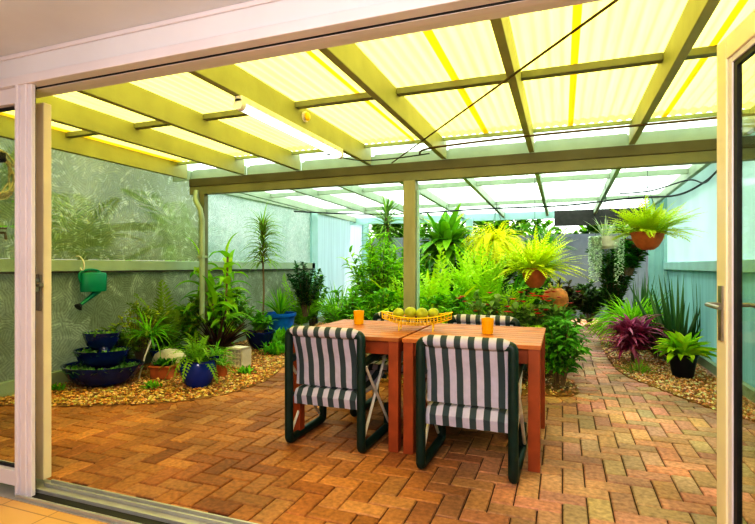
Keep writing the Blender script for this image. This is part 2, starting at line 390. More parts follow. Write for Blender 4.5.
# door frame
df = empty('door_1', (0, 0, 0)); struct(df)
bx('frame_head', -3.75, 1.735, 2.142, .76, 1.80, 2.19, m_white, df, bevel=.004)
bx('head_gasket', -3.75, 1.80, 2.1385, .76, 1.808, 2.15, m_gasket, df)
bx('frame_head', -3.75, 1.808, 2.137, .76, 1.86, 2.15, m_white, df, bevel=.002)
b = MB()
for x0, x1, y0 in ((-2.675, -2.655, 1.735), (-2.655, -2.625, 1.748), (-2.625, -2.60, 1.742), (-2.60, -2.572, 1.752)): b.box(x0, y0, 0, x1, 1.775, 2.145)
b.box(-2.84, 1.86, 0, -2.80, 1.93, 2.14)
b.build('jamb', m_white, df, bevel=.003)
bx('jamb_gasket', -2.69, 1.775, .02, -2.58, 1.782, 2.14, m_gasket, df)
bx('jamb', .72, 1.74, 0, .77, 1.9, 2.11, m_white, df, bevel=.003)
s = empty('trim_2', (0, 0, 0)); struct(s)
b = MB()
b.box(-3.75, 1.705, -.09, .76, 1.93, .004)
b.build('sill', m_alu, s)
b = MB()
for y in (1.715, 1.80, 1.865, 1.905): b.box(-2.64, y, .004, .72, y+.011, .022)
b.build('track_rail', m_alu, s, bevel=.002)
bx('track_gap', -2.64, 1.755, .003, .72, 1.795, .0065, m_gasket, s)
# side light left of the door
sl = empty('window_1', (0, 0, 0)); struct(sl)
b = MB(); b.box(-3.75, 1.76, .035, -2.68, 1.84, .115); b.box(-3.75, 1.76, 2.06, -2.68, 1.84, 2.145); b.box(-3.75, 1.76, 0, -3.69, 1.84, 2.145)
b.build('window_frame', m_white, sl, bevel=.004)
bx('window_gasket', -3.69, 1.79, .115, -2.68, 1.805, .13, m_gasket, sl)
bx('window_gasket', -3.69, 1.79, 2.045, -2.68, 1.805, 2.06, m_gasket, sl)
bx('pane', -3.69, 1.795, .12, -2.68, 1.801, 2.055, m_glass, sl)

# folded cream leaf standing at the left jamb
t = empty('door_leaf', (-2.715, 1.895, 0), 0, 'cream framed door leaf edge folded against the left jamb, with metal latch', 'door')
bx('stile', -.065, -.012, .024, .048, .035, 2.10, m_cream, t, bevel=.004)
bx('edge_gasket', -.08, -.012, .024, -.065, .03, 2.1, m_gasket, t)
b = MB(); b.box(.002, -.026, .955, .038, -.012, 1.155); h = b.build('latch_plate', m_metal, t, bevel=.004)
b = MB(); b.tube([(.02, -.02, 1.10), (.02, -.05, 1.10), (.035, -.055, 1.10), (.09, -.052, 1.10)], .012, 8); b.box(.006, -.045, 1.06, .034, -.02, 1.13)
b.build('lever', m_metal, h, smooth=True)

# open glazed leaf on the right
hx, hy = .69, 1.84; ex, ey = .618, 2.39
ang = math.atan2(ey-hy, ex-hx); LL = math.hypot(ex-hx, ey-hy)
t = empty('door_leaf', (hx, hy, 0), ang, 'open glazed door leaf with cream frame swung out at right', 'door')
z1 = 2.105
bx('stile', LL-.085, -.02, .03, LL, .025, z1, m_cream, t, bevel=.004)
bx('stile', 0, -.02, .03, .085, .025, z1, m_cream, t, bevel=.004)
bx('top_rail', .085, -.02, z1-.09, LL-.085, .025, z1, m_cream, t, bevel=.004)
bx('bottom_rail', .085, -.02, .03, LL-.085, .025, .15, m_cream, t, bevel=.004)
b = MB(); b.box(LL-.118, -.012, .15, LL-.085, .018, z1-.09); b.box(.085, -.012, .15, .11, .018, z1-.09); b.box(.11, -.012, z1-.115, LL-.118, .018, z1-.09)
b.build('glazing_bead', m_white, t, bevel=.003)
b = MB(); b.box(LL-.145, -.006, .15, LL-.118, .012, z1-.115); b.box(.11, -.006, z1-.135, LL-.145, .012, z1-.115)
b.build('gasket', m_gasket, t)
bx('pane', .11, 0, .15, LL-.145, .005, z1-.135, m_glass, t)
for sg, nm in ((1, 'handle'), (-1, 'handle')):
    yo = .025 if sg > 0 else -.02
    b = MB(); b.box(LL-.065, min(yo, yo+sg*.008), .90, LL-.035, max(yo, yo+sg*.008), 1.12)
    b.tube([(LL-.05, yo, 1.045), (LL-.05, yo+sg*.05, 1.045), (LL-.06, yo+sg*.058, 1.045), (LL-.17, yo+sg*.055, 1.04)], .0085, 8)
    b.build(nm, m_metal, t, smooth=True)

# ------------------------------------------------------------------ patio floor
b = MB(); b.box(XL-.1, 1.93, -.10, XR+.1, 12.6, -.012)
fl = b.build('floor_patio', m_grout); struct(fl)
W_, L_ = .116, .232; g = .0035
pal = [(.40, .165, .05), (.37, .15, .045), (.44, .19, .06), (.34, .13, .04), (.42, .19, .07), (.38, .16, .055), (.31, .115, .04), (.46, .22, .085)]
_old = [(.50, .23, .075), (.44, .19, .06), (.56, .27, .10), (.38, .15, .05), (.52, .25, .12), (.46, .22, .09), (.33, .14, .06), (.58, .31, .15)]
b = MB()
def brick(b, x0, y0, x1, y1, z=0, M=None, c=None):
    k = c or random.choice(pal)
    w = min(1, max(0, ((M.translation.x if M else x0)+.9)/1.3))*.85  # daylight from the right painted in: bricks turn paler and pinker along X
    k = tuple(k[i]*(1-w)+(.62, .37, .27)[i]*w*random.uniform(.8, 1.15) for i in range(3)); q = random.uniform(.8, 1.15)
    b.col = tuple(v*q for v in k); zz = z + random.uniform(-.0015, .0015); e = .006
    i = len(b.v)
    P = [(x0,y0,zz-.02),(x1,y0,zz-.02),(x1,y1,zz-.02),(x0,y1,zz-.02),(x0,y0,zz-.005),(x1,y0,zz-.005),(x1,y1,zz-.005),(x0,y1,zz-.005),
         (x0+e,y0+e,zz),(x1-e,y0+e,zz),(x1-e,y1-e,zz),(x0+e,y1-e,zz)]
    for p in P:
        p = Vector(p)
        if M: p = M @ p
        b.vert(p)
    for a in (0, 4):
        for k in range(4): b.face(i+a+k, i+a+(k+1)%4, i+a+4+(k+1)%4, i+a+4+k)
    b.face(i+8, i+9, i+10, i+11)
nx0, nx1 = int(XL/W_)-2, int(XR/W_)+2; ny0, ny1 = int(1.93/W_), int(12.4/W_)
for n in range(ny0, ny1):
    for x in range(nx0, nx1):
        k = (x-n) % 4
        if k == 0: x0, y0, x1, y1 = x, n, x+2, n+1
        elif k == 3: x0, y0, x1, y1 = x, n, x+1, n+2
        else: continue
        x0, y0, x1, y1 = x0*W_+g, y0*W_+g, x1*W_-g, y1*W_-g
        if y0 < 1.93 or x0 < XL-.05 or x1 > XR+.05: 
            x0 = max(x0, XL); x1 = min(x1, XR); y0 = max(y0, 1.935)
            if x1-x0 < .03 or y1-y0 < .03: continue
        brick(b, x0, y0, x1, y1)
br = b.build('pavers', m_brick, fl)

def catmull(P, n=8):
    out = []
    for i in range(len(P)-1):
        p0 = P[max(i-1,0)]; p1 = P[i]; p2 = P[i+1]; p3 = P[min(i+2, len(P)-1)]
        for k in range(n):
            t = k/n
            out.append(tuple(.5*((2*p1[j]) + (-p0[j]+p2[j])*t + (2*p0[j]-5*p1[j]+4*p2[j]-p3[j])*t*t + (-p0[j]+3*p1[j]-3*p2[j]+p3[j])*t**3) for j in range(len(p1))))
    out.append(tuple(P[-1])); return out
def inpoly(x, y, P):
    r = False; j = len(P)-1
    for i in range(len(P)):
        if (P[i][1] > y) != (P[j][1] > y) and x < (P[j][0]-P[i][0])*(y-P[i][1])/(P[j][1]-P[i][1])+P[i][0]: r = not r
        j = i
    return r
def bed(curve, close, nm, label, n, pals, dens=None):
    edge = catmull(curve); P = edge + close
    m = MB(); i0 = len(m.v)
    for p in P: m.vert((p[0], p[1], .012))
    m.f.append(tuple(range(len(P))))
    for i in range(len(P)): m.vert((P[i][0], P[i][1], -.01))
    k = len(P)
    for i in range(k): m.face(i, (i+1) % k, k+(i+1) % k, k+i)
    o = m.build('floor_bed', m_bedsoil); struct(o)
    xs = [p[0] for p in P]; ys = [p[1] for p in P]
    m = MB(); c = 0; tries = 0
    while c < n and tries < n*20:
        tries += 1
        x = random.uniform(min(xs), max(xs)); y = min(ys) + (max(ys)-min(ys))*random.random()**1.35
        if not inpoly(x, y, P): continue
        c += 1; r = random.uniform(.009, .019); m.col = tuple(v*random.uniform(.75, 1.2) for v in random.choice(pals))
        z = .012 + random.random()*.018; a = random.random()*6.28; ca, sa = math.cos(a), math.sin(a)
        b0 = len(m.v); sx = random.uniform(.8, 1.5)
        for dx, dy, dz in ((1,0,0),(0,1,0),(-1,0,0),(0,-1,0),(.1,.1,.75),(0,0,-.6)):
            dx *= sx
            m.vert((x+r*(dx*ca-dy*sa), y+r*(dx*sa+dy*ca), z+r*dz))
        for q in range(4): m.face(b0+q, b0+(q+1)%4, b0+4); m.face(b0+(q+1)%4, b0+q, b0+5)
    o = m.build('gravel', m_gravel, smooth=True); tag(o, label, 'gravel', kind='stuff')
    # a course of bricks on end following the edge
    m = MB(); acc = 0
    for i in range(len(edge)-1):
        a = Vector((*edge[i][:2], 0)); c2 = Vector((*edge[i+1][:2], 0)); L = (c2-a).length; acc += L
        if acc >= .119:
            acc = 0; d = (c2-a).normalized(); mid = (a+c2)/2
            nrm = Vector((-d.y, d.x, 0))
            M = Matrix.Translation(mid) @ Matrix((d, nrm, UP)).transposed().to_4x4()
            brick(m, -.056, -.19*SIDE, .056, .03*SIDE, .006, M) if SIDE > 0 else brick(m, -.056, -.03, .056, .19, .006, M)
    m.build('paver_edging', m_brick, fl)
GR = [(.58, .33, .09), (.50, .26, .06), (.68, .43, .15), (.38, .18, .05), (.76, .55, .26), (.28, .13, .04)]
GR2 = [(.66, .38, .18), (.58, .29, .11), (.76, .52, .30), (.44, .21, .08), (.82, .64, .46), (.34,.17,.08)]
def fine(P): return P
SIDE = 1
bed([(-4.70, 2.75), (-4.1, 2.92), (-3.4, 3.25), (-2.98, 3.66), (-2.9, 4.4), (-3.2, 5.5), (-3.35, 7), (-3.2, 9), (-3.3, 11.6)], [(XL+.10, 11.6), (XL+.10, 2.8)],
    'left', 'golden river gravel of the planting bed along the left glass wall', 15000, GR)
SIDE = -1
bed([(1.50, 4.40), (1.2, 4.77), (.88, 5.42), (.60, 6.16), (.54, 7.7), (.56, 9.35), (.3, 11.5)], [(XR-.10, 11.5), (XR-.10, 4.45)],
    'right', 'pinkish river gravel of the planting bed along the right wall', 9000, GR2)
SIDE = 1
bed([(-2.6, 4.95), (-1.6, 4.75), (-.5, 4.72), (.08, 4.85), (.12, 5.3), (-.02, 6.0), (.02, 7.2), (.12, 8.8), (-.1, 10.8)], [(-2.7, 10.8), (-2.75, 5.2)],
    'middle', 'golden gravel of the middle planting bed behind the table', 6000, GR2)

# ------------------------------------------------------------------ side walls
wl = empty('wall_left', (0, 0, 0)); struct(wl)
yw = [1.93, 5.7, 9.0, 11.7]
bx('upper_glass', XL-.012, 9.03, .14, XL, 11.67, 2.47, m_sheetblue, wl)
bx('top_plate', XL-.04, 5.7, 2.29, XL+.04, 11.7, 2.42, m_paint, wl)
for i in range(2):
    y0, y1 = yw[i]+.03, yw[i+1]-.03
    bx('upper_glass', XL-.012, y0, 1.27, XL, y1, 2.47, (m_glassL, m_glassB, m_sheetblue)[i], wl)
    bx('lower_glass', XL-.012, y0, .14, XL, y1, 1.14, (m_low, m_low, m_sheetblue)[i], wl)
bx('rail', XL-.04, 1.93, 1.145, XL+.05, 9.0, 1.265, m_paint, wl, bevel=.006)
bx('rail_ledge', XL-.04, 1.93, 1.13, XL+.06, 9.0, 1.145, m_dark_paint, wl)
bx('bottom_plate', XL-.05, 1.93, -.02, XL+.05, 11.7, .14, m_paint, wl, bevel=.006)
bx('top_plate', XL-.05, 1.93, 2.42, XL+.05, 11.7, 2.5, m_paint, wl)
for y in (1.97, 5.7, 9.0, 11.7): bx('wall_post', XL-.05, y-(.12 if y == 9.0 else .05), -.02, XL+.05, y+(.12 if y == 9.0 else .05), 2.46, m_blue_paint if y > 8 else m_paint, wl, bevel=.006)
wr = empty('wall_right', (0, 0, 0)); struct(wr)
bx('upper_sheet', XR, 1.93, 1.25, XR+.012, 9.35, 2.47, m_sheetwhite, wr)
bx('lower_sheet', XR, 1.93, .10, XR+.012, 9.35, 1.15, m_sheetaqua, wr)
bx('rail', XR-.05, 1.93, 1.14, XR+.05, 9.3, 1.26, m_blue_paint, wr, bevel=.006)
bx('bottom_plate', XR-.05, 1.93, -.02, XR+.05, 11.5, .10, m_paint, wr)
bx('top_plate', XR-.05, 1.93, 2.42, XR+.05, 11.5, 2.5, m_paint, wr)
for y in (1.97, 5.9, 9.35): bx('wall_post', XR-.045, y-.045, -.02, XR+.05, y+.045, 2.46, m_blue_paint, wr, bevel=.006)
b = MB(); b.box(XR-.25, 9.42, -.02, XR+.02, 9.5, 2.4)
for k in range(3): b.box(XR-.26+.09*k, 9.40, -.02, XR-.245+.09*k, 9.42, 2.4)
b.build('end_board', m_blue_paint, wr)
bx('upper_sheet', XR, 9.45, .1, XR+.012, 11.5, 2.42, m_fence, wr)
# ------------------------------------------------------------------ roof
def zr(y): return 2.30 - max(0, y-5)*.018      # rafter undersides
RX = [-4.47, -3.61, -2.85, -1.97, -1.14, -.28, .59, 1.45]
ordn = ['first', 'second', 'third', 'fourth', 'fifth', 'sixth', 'seventh', 'eighth']
for i, x in enumerate(RX):
    b = MB(); b.bar((x, 1.94, 2.30+.09), (x, 4.985, 2.30+.09), .05, .18)
    o = b.build('rafter', m_paint_yellowlit, bevel=.004)
    tag(o, 'pale green roof rafter under yellow sheeting, %s counted from the left wall' % ordn[i], 'roof beam', 'front roof rafters')
    b = MB(); b.bar((x, 5.10, zr(5)+.06), (x, 10.9, zr(10.9)+.06), .05, .12)
    o = b.build('rafter', m_paint, bevel=.004)
    tag(o, 'thin pale rafter beyond the main beam, %s counted from the left wall' % ordn[i], 'roof beam', 'rear roof rafters')
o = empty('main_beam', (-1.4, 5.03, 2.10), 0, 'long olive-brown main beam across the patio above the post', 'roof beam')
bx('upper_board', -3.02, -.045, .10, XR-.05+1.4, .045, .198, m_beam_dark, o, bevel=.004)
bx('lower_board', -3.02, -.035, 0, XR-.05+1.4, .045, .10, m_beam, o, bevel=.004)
b = MB()
for i in range(len(RX)-1): b.box(RX[i]+.026, 5.08, 2.30, RX[i+1]-.026, 5.10, 2.43)
b.box(-4.77, 5.08, 2.30, RX[0]-.026, 5.10, 2.43)
fr = empty('ceiling_patio', (0, 0, 0)); struct(fr)
b.build('blocking', m_paint, fr)
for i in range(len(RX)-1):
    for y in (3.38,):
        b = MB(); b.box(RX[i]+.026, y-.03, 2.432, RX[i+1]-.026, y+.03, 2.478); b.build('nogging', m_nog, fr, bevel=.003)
    for y in (6.9, 8.9):
        b = MB(); b.box(RX[i]+.026, y-.022, zr(y)+.05, RX[i+1]-.026, y+.022, zr(y)+.115); b.build('nogging', m_paint, fr)
    b = MB(); b.box(RX[i]+.026, 4.80, 2.445, RX[i+1]-.026, 4.83, 2.475); b.build('nogging', m_paint, fr)
def sheet(name, x0, x1, y0, y1, zf, mat, pitch=.076, amp=.009):
    b = MB(); n = max(2, int((x1-x0)/pitch*6)); 
    for j, y in enumerate((y0, y1)):
        for i in range(n+1):
            x = x0+(x1-x0)*i/n; b.vert((x, y, zf(y)+amp*math.sin(2*math.pi*x/pitch)))
    for i in range(n): b.face(i, i+1, n+1+i+1, n+1+i)
    return b.build(name, mat, fr, smooth=True)
xs = [-5.0, -4.42, -3.67, -2.92, -2.17, -1.42, -.69, .07, .82, 1.57, 1.75]
for i in range(len(xs)-1):
    sheet('roof_sheet', xs[i], xs[i+1], 1.9, 4.86, lambda y: 2.495, m_roof)
    if 0 < i < len(xs): 
        sheet('lap_strip', xs[i]-.022, xs[i]+.022, 1.9, 4.86, lambda y: 2.482, m_lap)
    sheet('roof_sheet', xs[i], xs[i+1], 4.70, 11.0, lambda y: zr(y)+.235-.1*min(1, max(0, (y-5)/1.2)), m_roofw)
# mid-span battens of the rear roof
b = MB(); b.box(-.15, 10.42, 2.0, XR-.05, 10.50, 2.30); b.build('rear_valance', m_dark_paint, fr)  # dark board standing in for a shadowed roof; the shade is its colour
b = MB(); b.box(-4.6, 10.42, 2.15, -.15, 10.47, 2.30); b.build('rear_valance', m_blue_paint, fr)

for (x, y, w_, nm, lab, mt, zt) in ((-1.51, 5.03, .13, 'post', 'square olive timber post carrying the main beam behind the table', m_post, 2.10),
                                (-4.23, 5.03, .075, 'post', 'brown post under the left end of the main beam', m_beam, 2.10),
                                (-4.17, YB+.07, .10, 'post', 'pale blue far post at the back left corner of the planting', m_blue_paint, 2.2),
                                (-1.83, YB+.07, .13, 'post', 'pale blue far post behind the golden hanging fern', m_blue_paint, 2.2)):
    b = MB(); b.box(-w_/2, -w_/2, 0, w_/2, w_/2, zt)
    b.box(-w_/2-.012, -w_/2-.012, 0, w_/2+.012, w_/2+.012, .06)
    o = b.build(nm, mt, bevel=.005, loc=(x, y, 0)); tag(o, lab, 'post')
b = MB(); b.box(-.012, -.02, .05, .012, .02, 2.0); b.build('conduit', m_blue_paint, bpy.data.objects['post'], loc=(.08, 0, 0))
b = MB(); b.tube([(-4.30, 4.98, 2.14), (-4.27, 4.93, 2.02), (-4.19, 4.92, 1.9), (-4.17, 4.93, 1.78), (-4.17, 4.93, .02)], .032, 10)
for z in (.4, 1.3): b.box(-4.21, 4.89, z, -4.13, 5.0, z+.03)
o = b.build('downpipe', m_paint, smooth=True); tag(o, 'pale green downpipe with an elbow beside the left beam post', 'pipe')

# fluorescent batten
t = empty('fluorescent_light', (-1.95, 3.42, 2.245), 0, 'long white fluorescent batten lamp mounted under a rafter', 'lamp')
b = MB(); b.box(-.03, -.78, .01, .03, .78, .05); b.build('batten_body', m_batten, t, bevel=.005)
b = MB(); b.tube([(0, -.74, -.012), (0, .74, -.012)], .028, 12); b.build('diffuser', m_tube, t, smooth=True)
for y in (-.78, .74): 
    b = MB(); b.tube([(0, y, -.005), (0, y+.04, -.005)], .036, 12); b.build('end_cap', m_batten, t, smooth=True)
t = empty('bulkhead_fitting', (-1.915, 3.5, 2.40), 0, 'small yellow round fitting on the rafter beside the lamp', 'fitting')
b = MB(); b.blob((0, 0, 0), .035, 10, 8, sx=.5); b.build('cover', m_yellow, t, smooth=True)
b = MB(); b.tube([(-.03, 0, 0), (-.012, 0, 0)], .042, 12); b.build('base', m_batten, t, smooth=True)

def line(name, pts, r, mat, label, cat, n=6):
    b = MB(); b.tube(pts, r, n); o = b.build(name, mat, smooth=True); return tag(o, label, cat)
line('brace_rod', [(-1.68, 4.9, 2.285), (-.30, 2.94, 2.285), (.35, 2.02, 2.285)], .007, m_steelrod, 'thin brown diagonal bracing rod under the front rafters', 'rod')
line('conduit_rod', catmull([(-1.3, 4.62, 2.285), (-1.12, 4.35, 2.27), (-.3, 4.25, 2.275), (.6, 4.22, 2.275), (1.5, 4.2, 2.275)]), .009, m_steelrod, 'thin horizontal pipe slung under the front rafters near the main beam', 'pipe')
line('cable', catmull([(-2.15, 4.3, 2.29), (-1.9, 4.5, 2.25), (-1.6, 4.6, 2.26), (-1.2, 4.62, 2.285)]), .006, m_cable, 'short dark wire crossing between two rafters above the post', 'cable')
line('cable', catmull([(-4.6, 7.9, 2.2), (-3.6, 8.0, 2.13), (-2.6, 8.1, 2.10), (-1.2, 8.2, 2.14), (0, 8.0, 2.12), (.9, 7.6, 2.14), (1.35, 7.2, 2.10), (1.52, 6.6, 2.16), (1.54, 5.9, 2.24), (1.54, 5.2, 2.27)]), .012, m_cable,
     'long black power cable sagging across the rear roof to the right wall', 'cable')
line('cable', catmull([(.75, 7.7, 2.22), (1.1, 7.4, 2.2), (1.42, 6.9, 2.24), (1.5, 6.5, 2.14), (1.52, 6.1, 2.2), (1.54, 5.3, 2.3)]), .009, m_cable,
     'shorter black cable looping above the right hanging fern', 'cable')

# ------------------------------------------------------------------ tables
def make_table(x0, x1, y0, y1, label):
    cx, cy = (x0+x1)/2, (y0+y1)/2; w, d = (x1-x0)/2, (y1-y0)/2
    t = empty('patio_table', (cx, cy, 0), 0, label, 'table', 'wooden patio tables')
    def wc(): 
        q = random.uniform(.82, 1.12); return (.46*q, .15*q, .035*q)
    b = MB(); n = 9; pw = 2*d/n
    for k in range(n):
        b.col = wc(); b.box(-w+.006, -d+k*pw+.003, .712, w-.006, -d+(k+1)*pw-.003, .738)
    b.build('tabletop', m_wood, t, bevel=.003)
    ins = .045
    for (a, c, e, f) in ((-w+ins, -d+ins, w-ins, -d+ins+.024), (-w+ins, d-ins-.024, w-ins, d-ins), (-w+ins, -d+ins, -w+ins+.024, d-ins), (w-ins-.024, -d+ins, w-ins, d-ins)):
        b = MB(); b.col = (.34, .075, .02); b.box(a, c, .62, e, f, .712); b.build('apron', m_wood, t, bevel=.002)
    for sx in (-1, 1):
        for sy in (-1, 1):
            b = MB(); b.col = (.34, .075, .02); X = sx*(w-.045); Y = sy*(d-.045); b.box(X-.034, Y-.034, 0, X+.034, Y+.034, .712)
            b.build('leg', m_wood, t, bevel=.004)
    return t
make_table(-.965, -.11, 2.99, 3.90, 'orange timber slatted table holding the wire fruit basket, right of the pair')
make_table(-1.78, -.975, 2.99, 3.90, 'orange timber slatted table joined on the left, with one yellow tumbler')

# ------------------------------------------------------------------ chairs
def make_chair(label):
    t = empty('folding_armchair', (0, 0, 0), 0, label, 'chair', 'striped folding armchairs')
    W2 = .262
    for sx in (-1, 1):
        x = sx*W2
        b = MB()
        def rnd(P, r=.05, k=4):
            out = [Vector(P[0])]
            for i in range(1, len(P)-1):
                a = (Vector(P[i-1])-Vector(P[i])).normalized(); c = (Vector(P[i+1])-Vector(P[i])).normalized(); o = Vector(P[i])
                for j in range(k+1):
                    u = j/k; out.append((o+a*r)*(1-u)**2 + o*2*u*(1-u) + (o+c*r)*u*u)
            out.append(Vector(P[-1])); return out
        b.tube(rnd([(x-sx*.05, 0, .762), (x, 0, .762), (x, 0, .035), (x, .50, .035), (x, .50, .20)], .03), .0285, 10)
        f = b.build('side_frame', m_green_frame, t, smooth=True)
        b = MB(); b.tube(rnd([(x, .0, .575), (x, .50, .60), (x, .50, .54)], .04), [.026]*7, 10); b.build('armrest', m_green_frame, t, smooth=True)
        for (p, q) in (((x, .03, .08), (x, .47, .585)), ((x+sx*.018, .47, .08), (x+sx*.018, .03, .56))):
            b = MB(); b.tube([p, q], .0105, 8); b.build('cross_rod', m_rod, t, smooth=True)
    b = MB(); b.tube([(-W2, 0, .762), (W2, 0, .762)], .022, 10); b.build('top_bar', m_green_frame, t, smooth=True)
    b = MB(); b.tube([(-W2, .06, .33), (W2, .06, .33)], .016, 8); b.build('rear_bar', m_green_frame, t, smooth=True)
    b = MB(); b.tube([(-W2, .48, .40), (W2, .48, .40)], .016, 8); b.build('front_bar', m_green_frame, t, smooth=True)
    # backrest: quilted sling with a roll at the top
    def slab(prof, x0, x1, th, puff):
        b = MB(); nx = 24; np_ = len(prof)
        idx = {}
        for s_ in (0, 1):
            for i, (py, pz, ny, nz) in enumerate(prof):
                for j in range(nx+1):
                    u = j/nx; x = x0+(x1-x0)*u
                    e = min(1, 4*min(u, 1-u)+.25); v = i/(np_-1); e2 = min(1, 4*min(v, 1-v)+.3)
                    off = (th*.5*min(e, e2)) * (1 if s_ else -1) + .004*math.sin(x/.078*2*math.pi)*(1 if s_ else -1)
                    idx[s_, i, j] = b.vert((x, py+ny*off, pz+nz*off))
        for i in range(np_-1):
            for j in range(nx):
                b.face(idx[1,i,j], idx[1,i,j+1], idx[1,i+1,j+1], idx[1,i+1,j]); b.face(idx[0,i,j+1], idx[0,i,j], idx[0,i+1,j], idx[0,i+1,j+1])
        for i in range(np_-1):
            b.face(idx[0,i,0], idx[1,i,0], idx[1,i+1,0], idx[0,i+1,0]); b.face(idx[1,i,nx], idx[0,i,nx], idx[0,i+1,nx], idx[1,i+1,nx])
        for j in range(nx):
            b.face(idx[1,0,j], idx[0,0,j], idx[0,0,j+1], idx[1,0,j+1]); b.face(idx[0,np_-1,j], idx[1,np_-1,j], idx[1,np_-1,j+1], idx[0,np_-1,j+1])
        return b
    prof = [(.005+.03*math.sin(k/8*math.pi)+.06*(1-k/8), .40+.335*k/8, -1, .1) for k in range(9)]
    o = slab(prof, -.24, .24, .05, 1).build('backrest', m_stripe, t, smooth=True)
    b = MB(); n = 24; rings = []
    for j in range(n+1):
        x = -.245+.49*j/n; r = .036*(min(1, 6*min(j/n, 1-j/n)+.55))
        rings.append([b.vert((x, -.004+r*1.05*math.cos(a), .768+r*math.sin(a))) for a in [2*math.pi*k/12 for k in range(12)]])
    for j in range(n):
        for k in range(12): b.face(rings[j][k], rings[j][(k+1)%12], rings[j+1][(k+1)%12], rings[j+1][k])
    b.f.append(tuple(rings[0])); b.f.append(tuple(reversed(rings[-1])))
    b.build('head_roll', m_stripe, t, smooth=True)
    prof = [(.035, .275, -1, .1), (.03, .33, -1, .5), (.055, .365, -.6, 1), (.12, .372, 0, 1), (.22, .365, 0, 1), (.33, .375, 0, 1), (.42, .40, 0, 1), (.48, .42, .3, 1), (.505, .40, 1, .3)]
    slab(prof, -.24, .24, .045, 1).build('seat', m_stripe, t, smooth=True)
    return t
def put(o, x, y, rz): o.location = (x, y, 0); o.rotation_euler = (0, 0, rz); return o
c0 = make_chair('striped folding armchair at the near side of the right table, back to viewer'); put(c0, -.512, 2.77, R(-1))
for lab, x, y, rz in (('striped folding armchair at the near side of the left table, green frame', -1.455, 2.88, R(0)),
                 ('striped folding armchair on the far side, its back rising behind the right yellow tumbler', -.60, 4.02, R(180)),
                 ('striped folding armchair on the far side, half hidden behind the fruit basket', -1.28, 4.06, R(180))):
    c = copy_tree(c0); c['label'] = lab; put(c, x, y, rz)

# ------------------------------------------------------------------ things on the table
t = empty('fruit_basket', (-.985, 3.42, .738), R(12), 'yellow wire fruit basket with upswept ends on the table', 'basket')
def bk(u, v):   # boat shape  u -1..1 along, v 0..pi across
    lx = .255*u; wd = .105*(1-u*u)**.6+.004; rim = .095+.035*u*u; bot = .035+.05*u*u
    return (lx, -wd*math.cos(v), rim-(rim-bot)*math.sin(v))
b = MB()
for k in range(21): 
    u = -1+k/10; b.tube([bk(u*.98, math.pi*j/10) for j in range(11)], .0028, 5)
for j in (2, 4, 5, 6, 8): b.tube([bk(-.98+1.96*k/16, math.pi*j/10) for k in range(17)], .0028, 5)
b.build('wire_mesh', m_yellow, t, smooth=True)
b = MB()
for v in (0, math.pi): b.tube([bk(-1+k/12, v) for k in range(25)], .0055, 6)
b.build('rim', m_yellow, t, smooth=True)
for x in (-.12, .12):
    b = MB(); b.tube([(x, -.075, .055), (x, -.08, .004), (x, .08, .004), (x, .075, .055)], .0045, 6)
    b.build('foot', m_yellow, t, smooth=True)
f0 = None
for k, (x, y, z, r, lab) in enumerate([(-.13, 0, .108, .042, 'leftmost in the wire basket'), (-.045, .02, .112, .046, 'second from left in the wire basket'), (.04, -.01, .11, .045, 'third from left in the wire basket'), (.12, .02, .11, .042, 'rightmost in the wire basket')]):
    M = Matrix.Translation((-.985, 3.42, .738)) @ Matrix.Rotation(R(12), 4, 'Z')
    e = empty('green_fruit', M @ Vector((x, y, z+.012)), k, 'round green fruit, %s' % lab, 'fruit', 'green fruit in the wire basket')
    b = MB(); b.blob((0, 0, 0), r, 14, 10, sz=.9); b.build('flesh', m_fruit, e, smooth=True)
    b = MB(); b.tube([(0, 0, r*.86), (.002, 0, r*.9+.01)], .003, 5); b.build('stem', m_cane, e)
def tumbler(x, y, lab):
    e = empty('tumbler', (x, y, .738), 0, lab, 'cup', 'yellow tumblers on the tables')
    b = MB(); b.lathe([(.036, 0), (.038, .004), (.043, .10), (.044, .105), (.041, .104), (.037, .012), (0.001, .01)], n=20); b.build('glass_body', m_yglass, e, smooth=True)
tumbler(-.48, 3.42, 'yellow tumbler standing in front of the right far chair')
tumbler(-1.52, 3.62, 'yellow tumbler near the far edge of the left table')

# ------------------------------------------------------------------ watering can and hose on the left wall
t = empty('watering_can', (XL+.14, 3.83, 1.03), 0, 'teal plastic watering can hanging spout down from the wall rail', 'watering can')
b = MB(); b.lathe([(.105, -.10), (.108, -.09), (.112, .07), (.10, .10), (.05, .108)], n=20, sx=.75, sy=1.35); b.build('body', m_teal, t, smooth=True)
b = MB(); b.tube([(0, .06, -.09), (0, -.05, -.165), (0, -.15, -.23)], [.035, .022, .016], 10); b.build('spout', m_teal, t, smooth=True)
b = MB(); b.tube([(0, -.15, -.23), (0, -.18, -.255)], [.02, .042], 12); b.build('rose', m_gasket, t, smooth=True)
b = MB(); b.tube(catmull([(0, .10, .08), (0, .04, .125), (0, -.08, .13), (0, -.165, .09), (0, -.15, .0)]), .011, 8); b.build('handle', m_teal, t, smooth=True)
line('wall_hook', catmull([(XL+.05, 3.70, 1.30), (XL+.10, 3.70, 1.30), (XL+.155, 3.70, 1.25), (XL+.165, 3.70, 1.18), (XL+.14, 3.70, 1.155), (XL+.11, 3.70, 1.18)]), .007, m_rod, 'pale metal hook on the wall rail holding the watering can', 'hook')
b = MB(); P = []
for k in range(140):
    a = k/20*2*math.pi; r = .17+.012*(k/20)+.012*math.sin(k*1.7); P.append((XL+.09+.03*math.sin(k*.9), 2.86+r*math.cos(a)*.9, 2.02+r*math.sin(a)))
b.tube(P, .009, 6); o = b.build('garden_hose', m_hose, smooth=True); tag(o, 'coiled cream garden hose hung high on the left wall behind the side glass', 'hose')
t = empty('hose_bracket', (XL+.0, 2.86, 2.16), 0, 'dark bracket carrying the coiled hose', 'bracket')
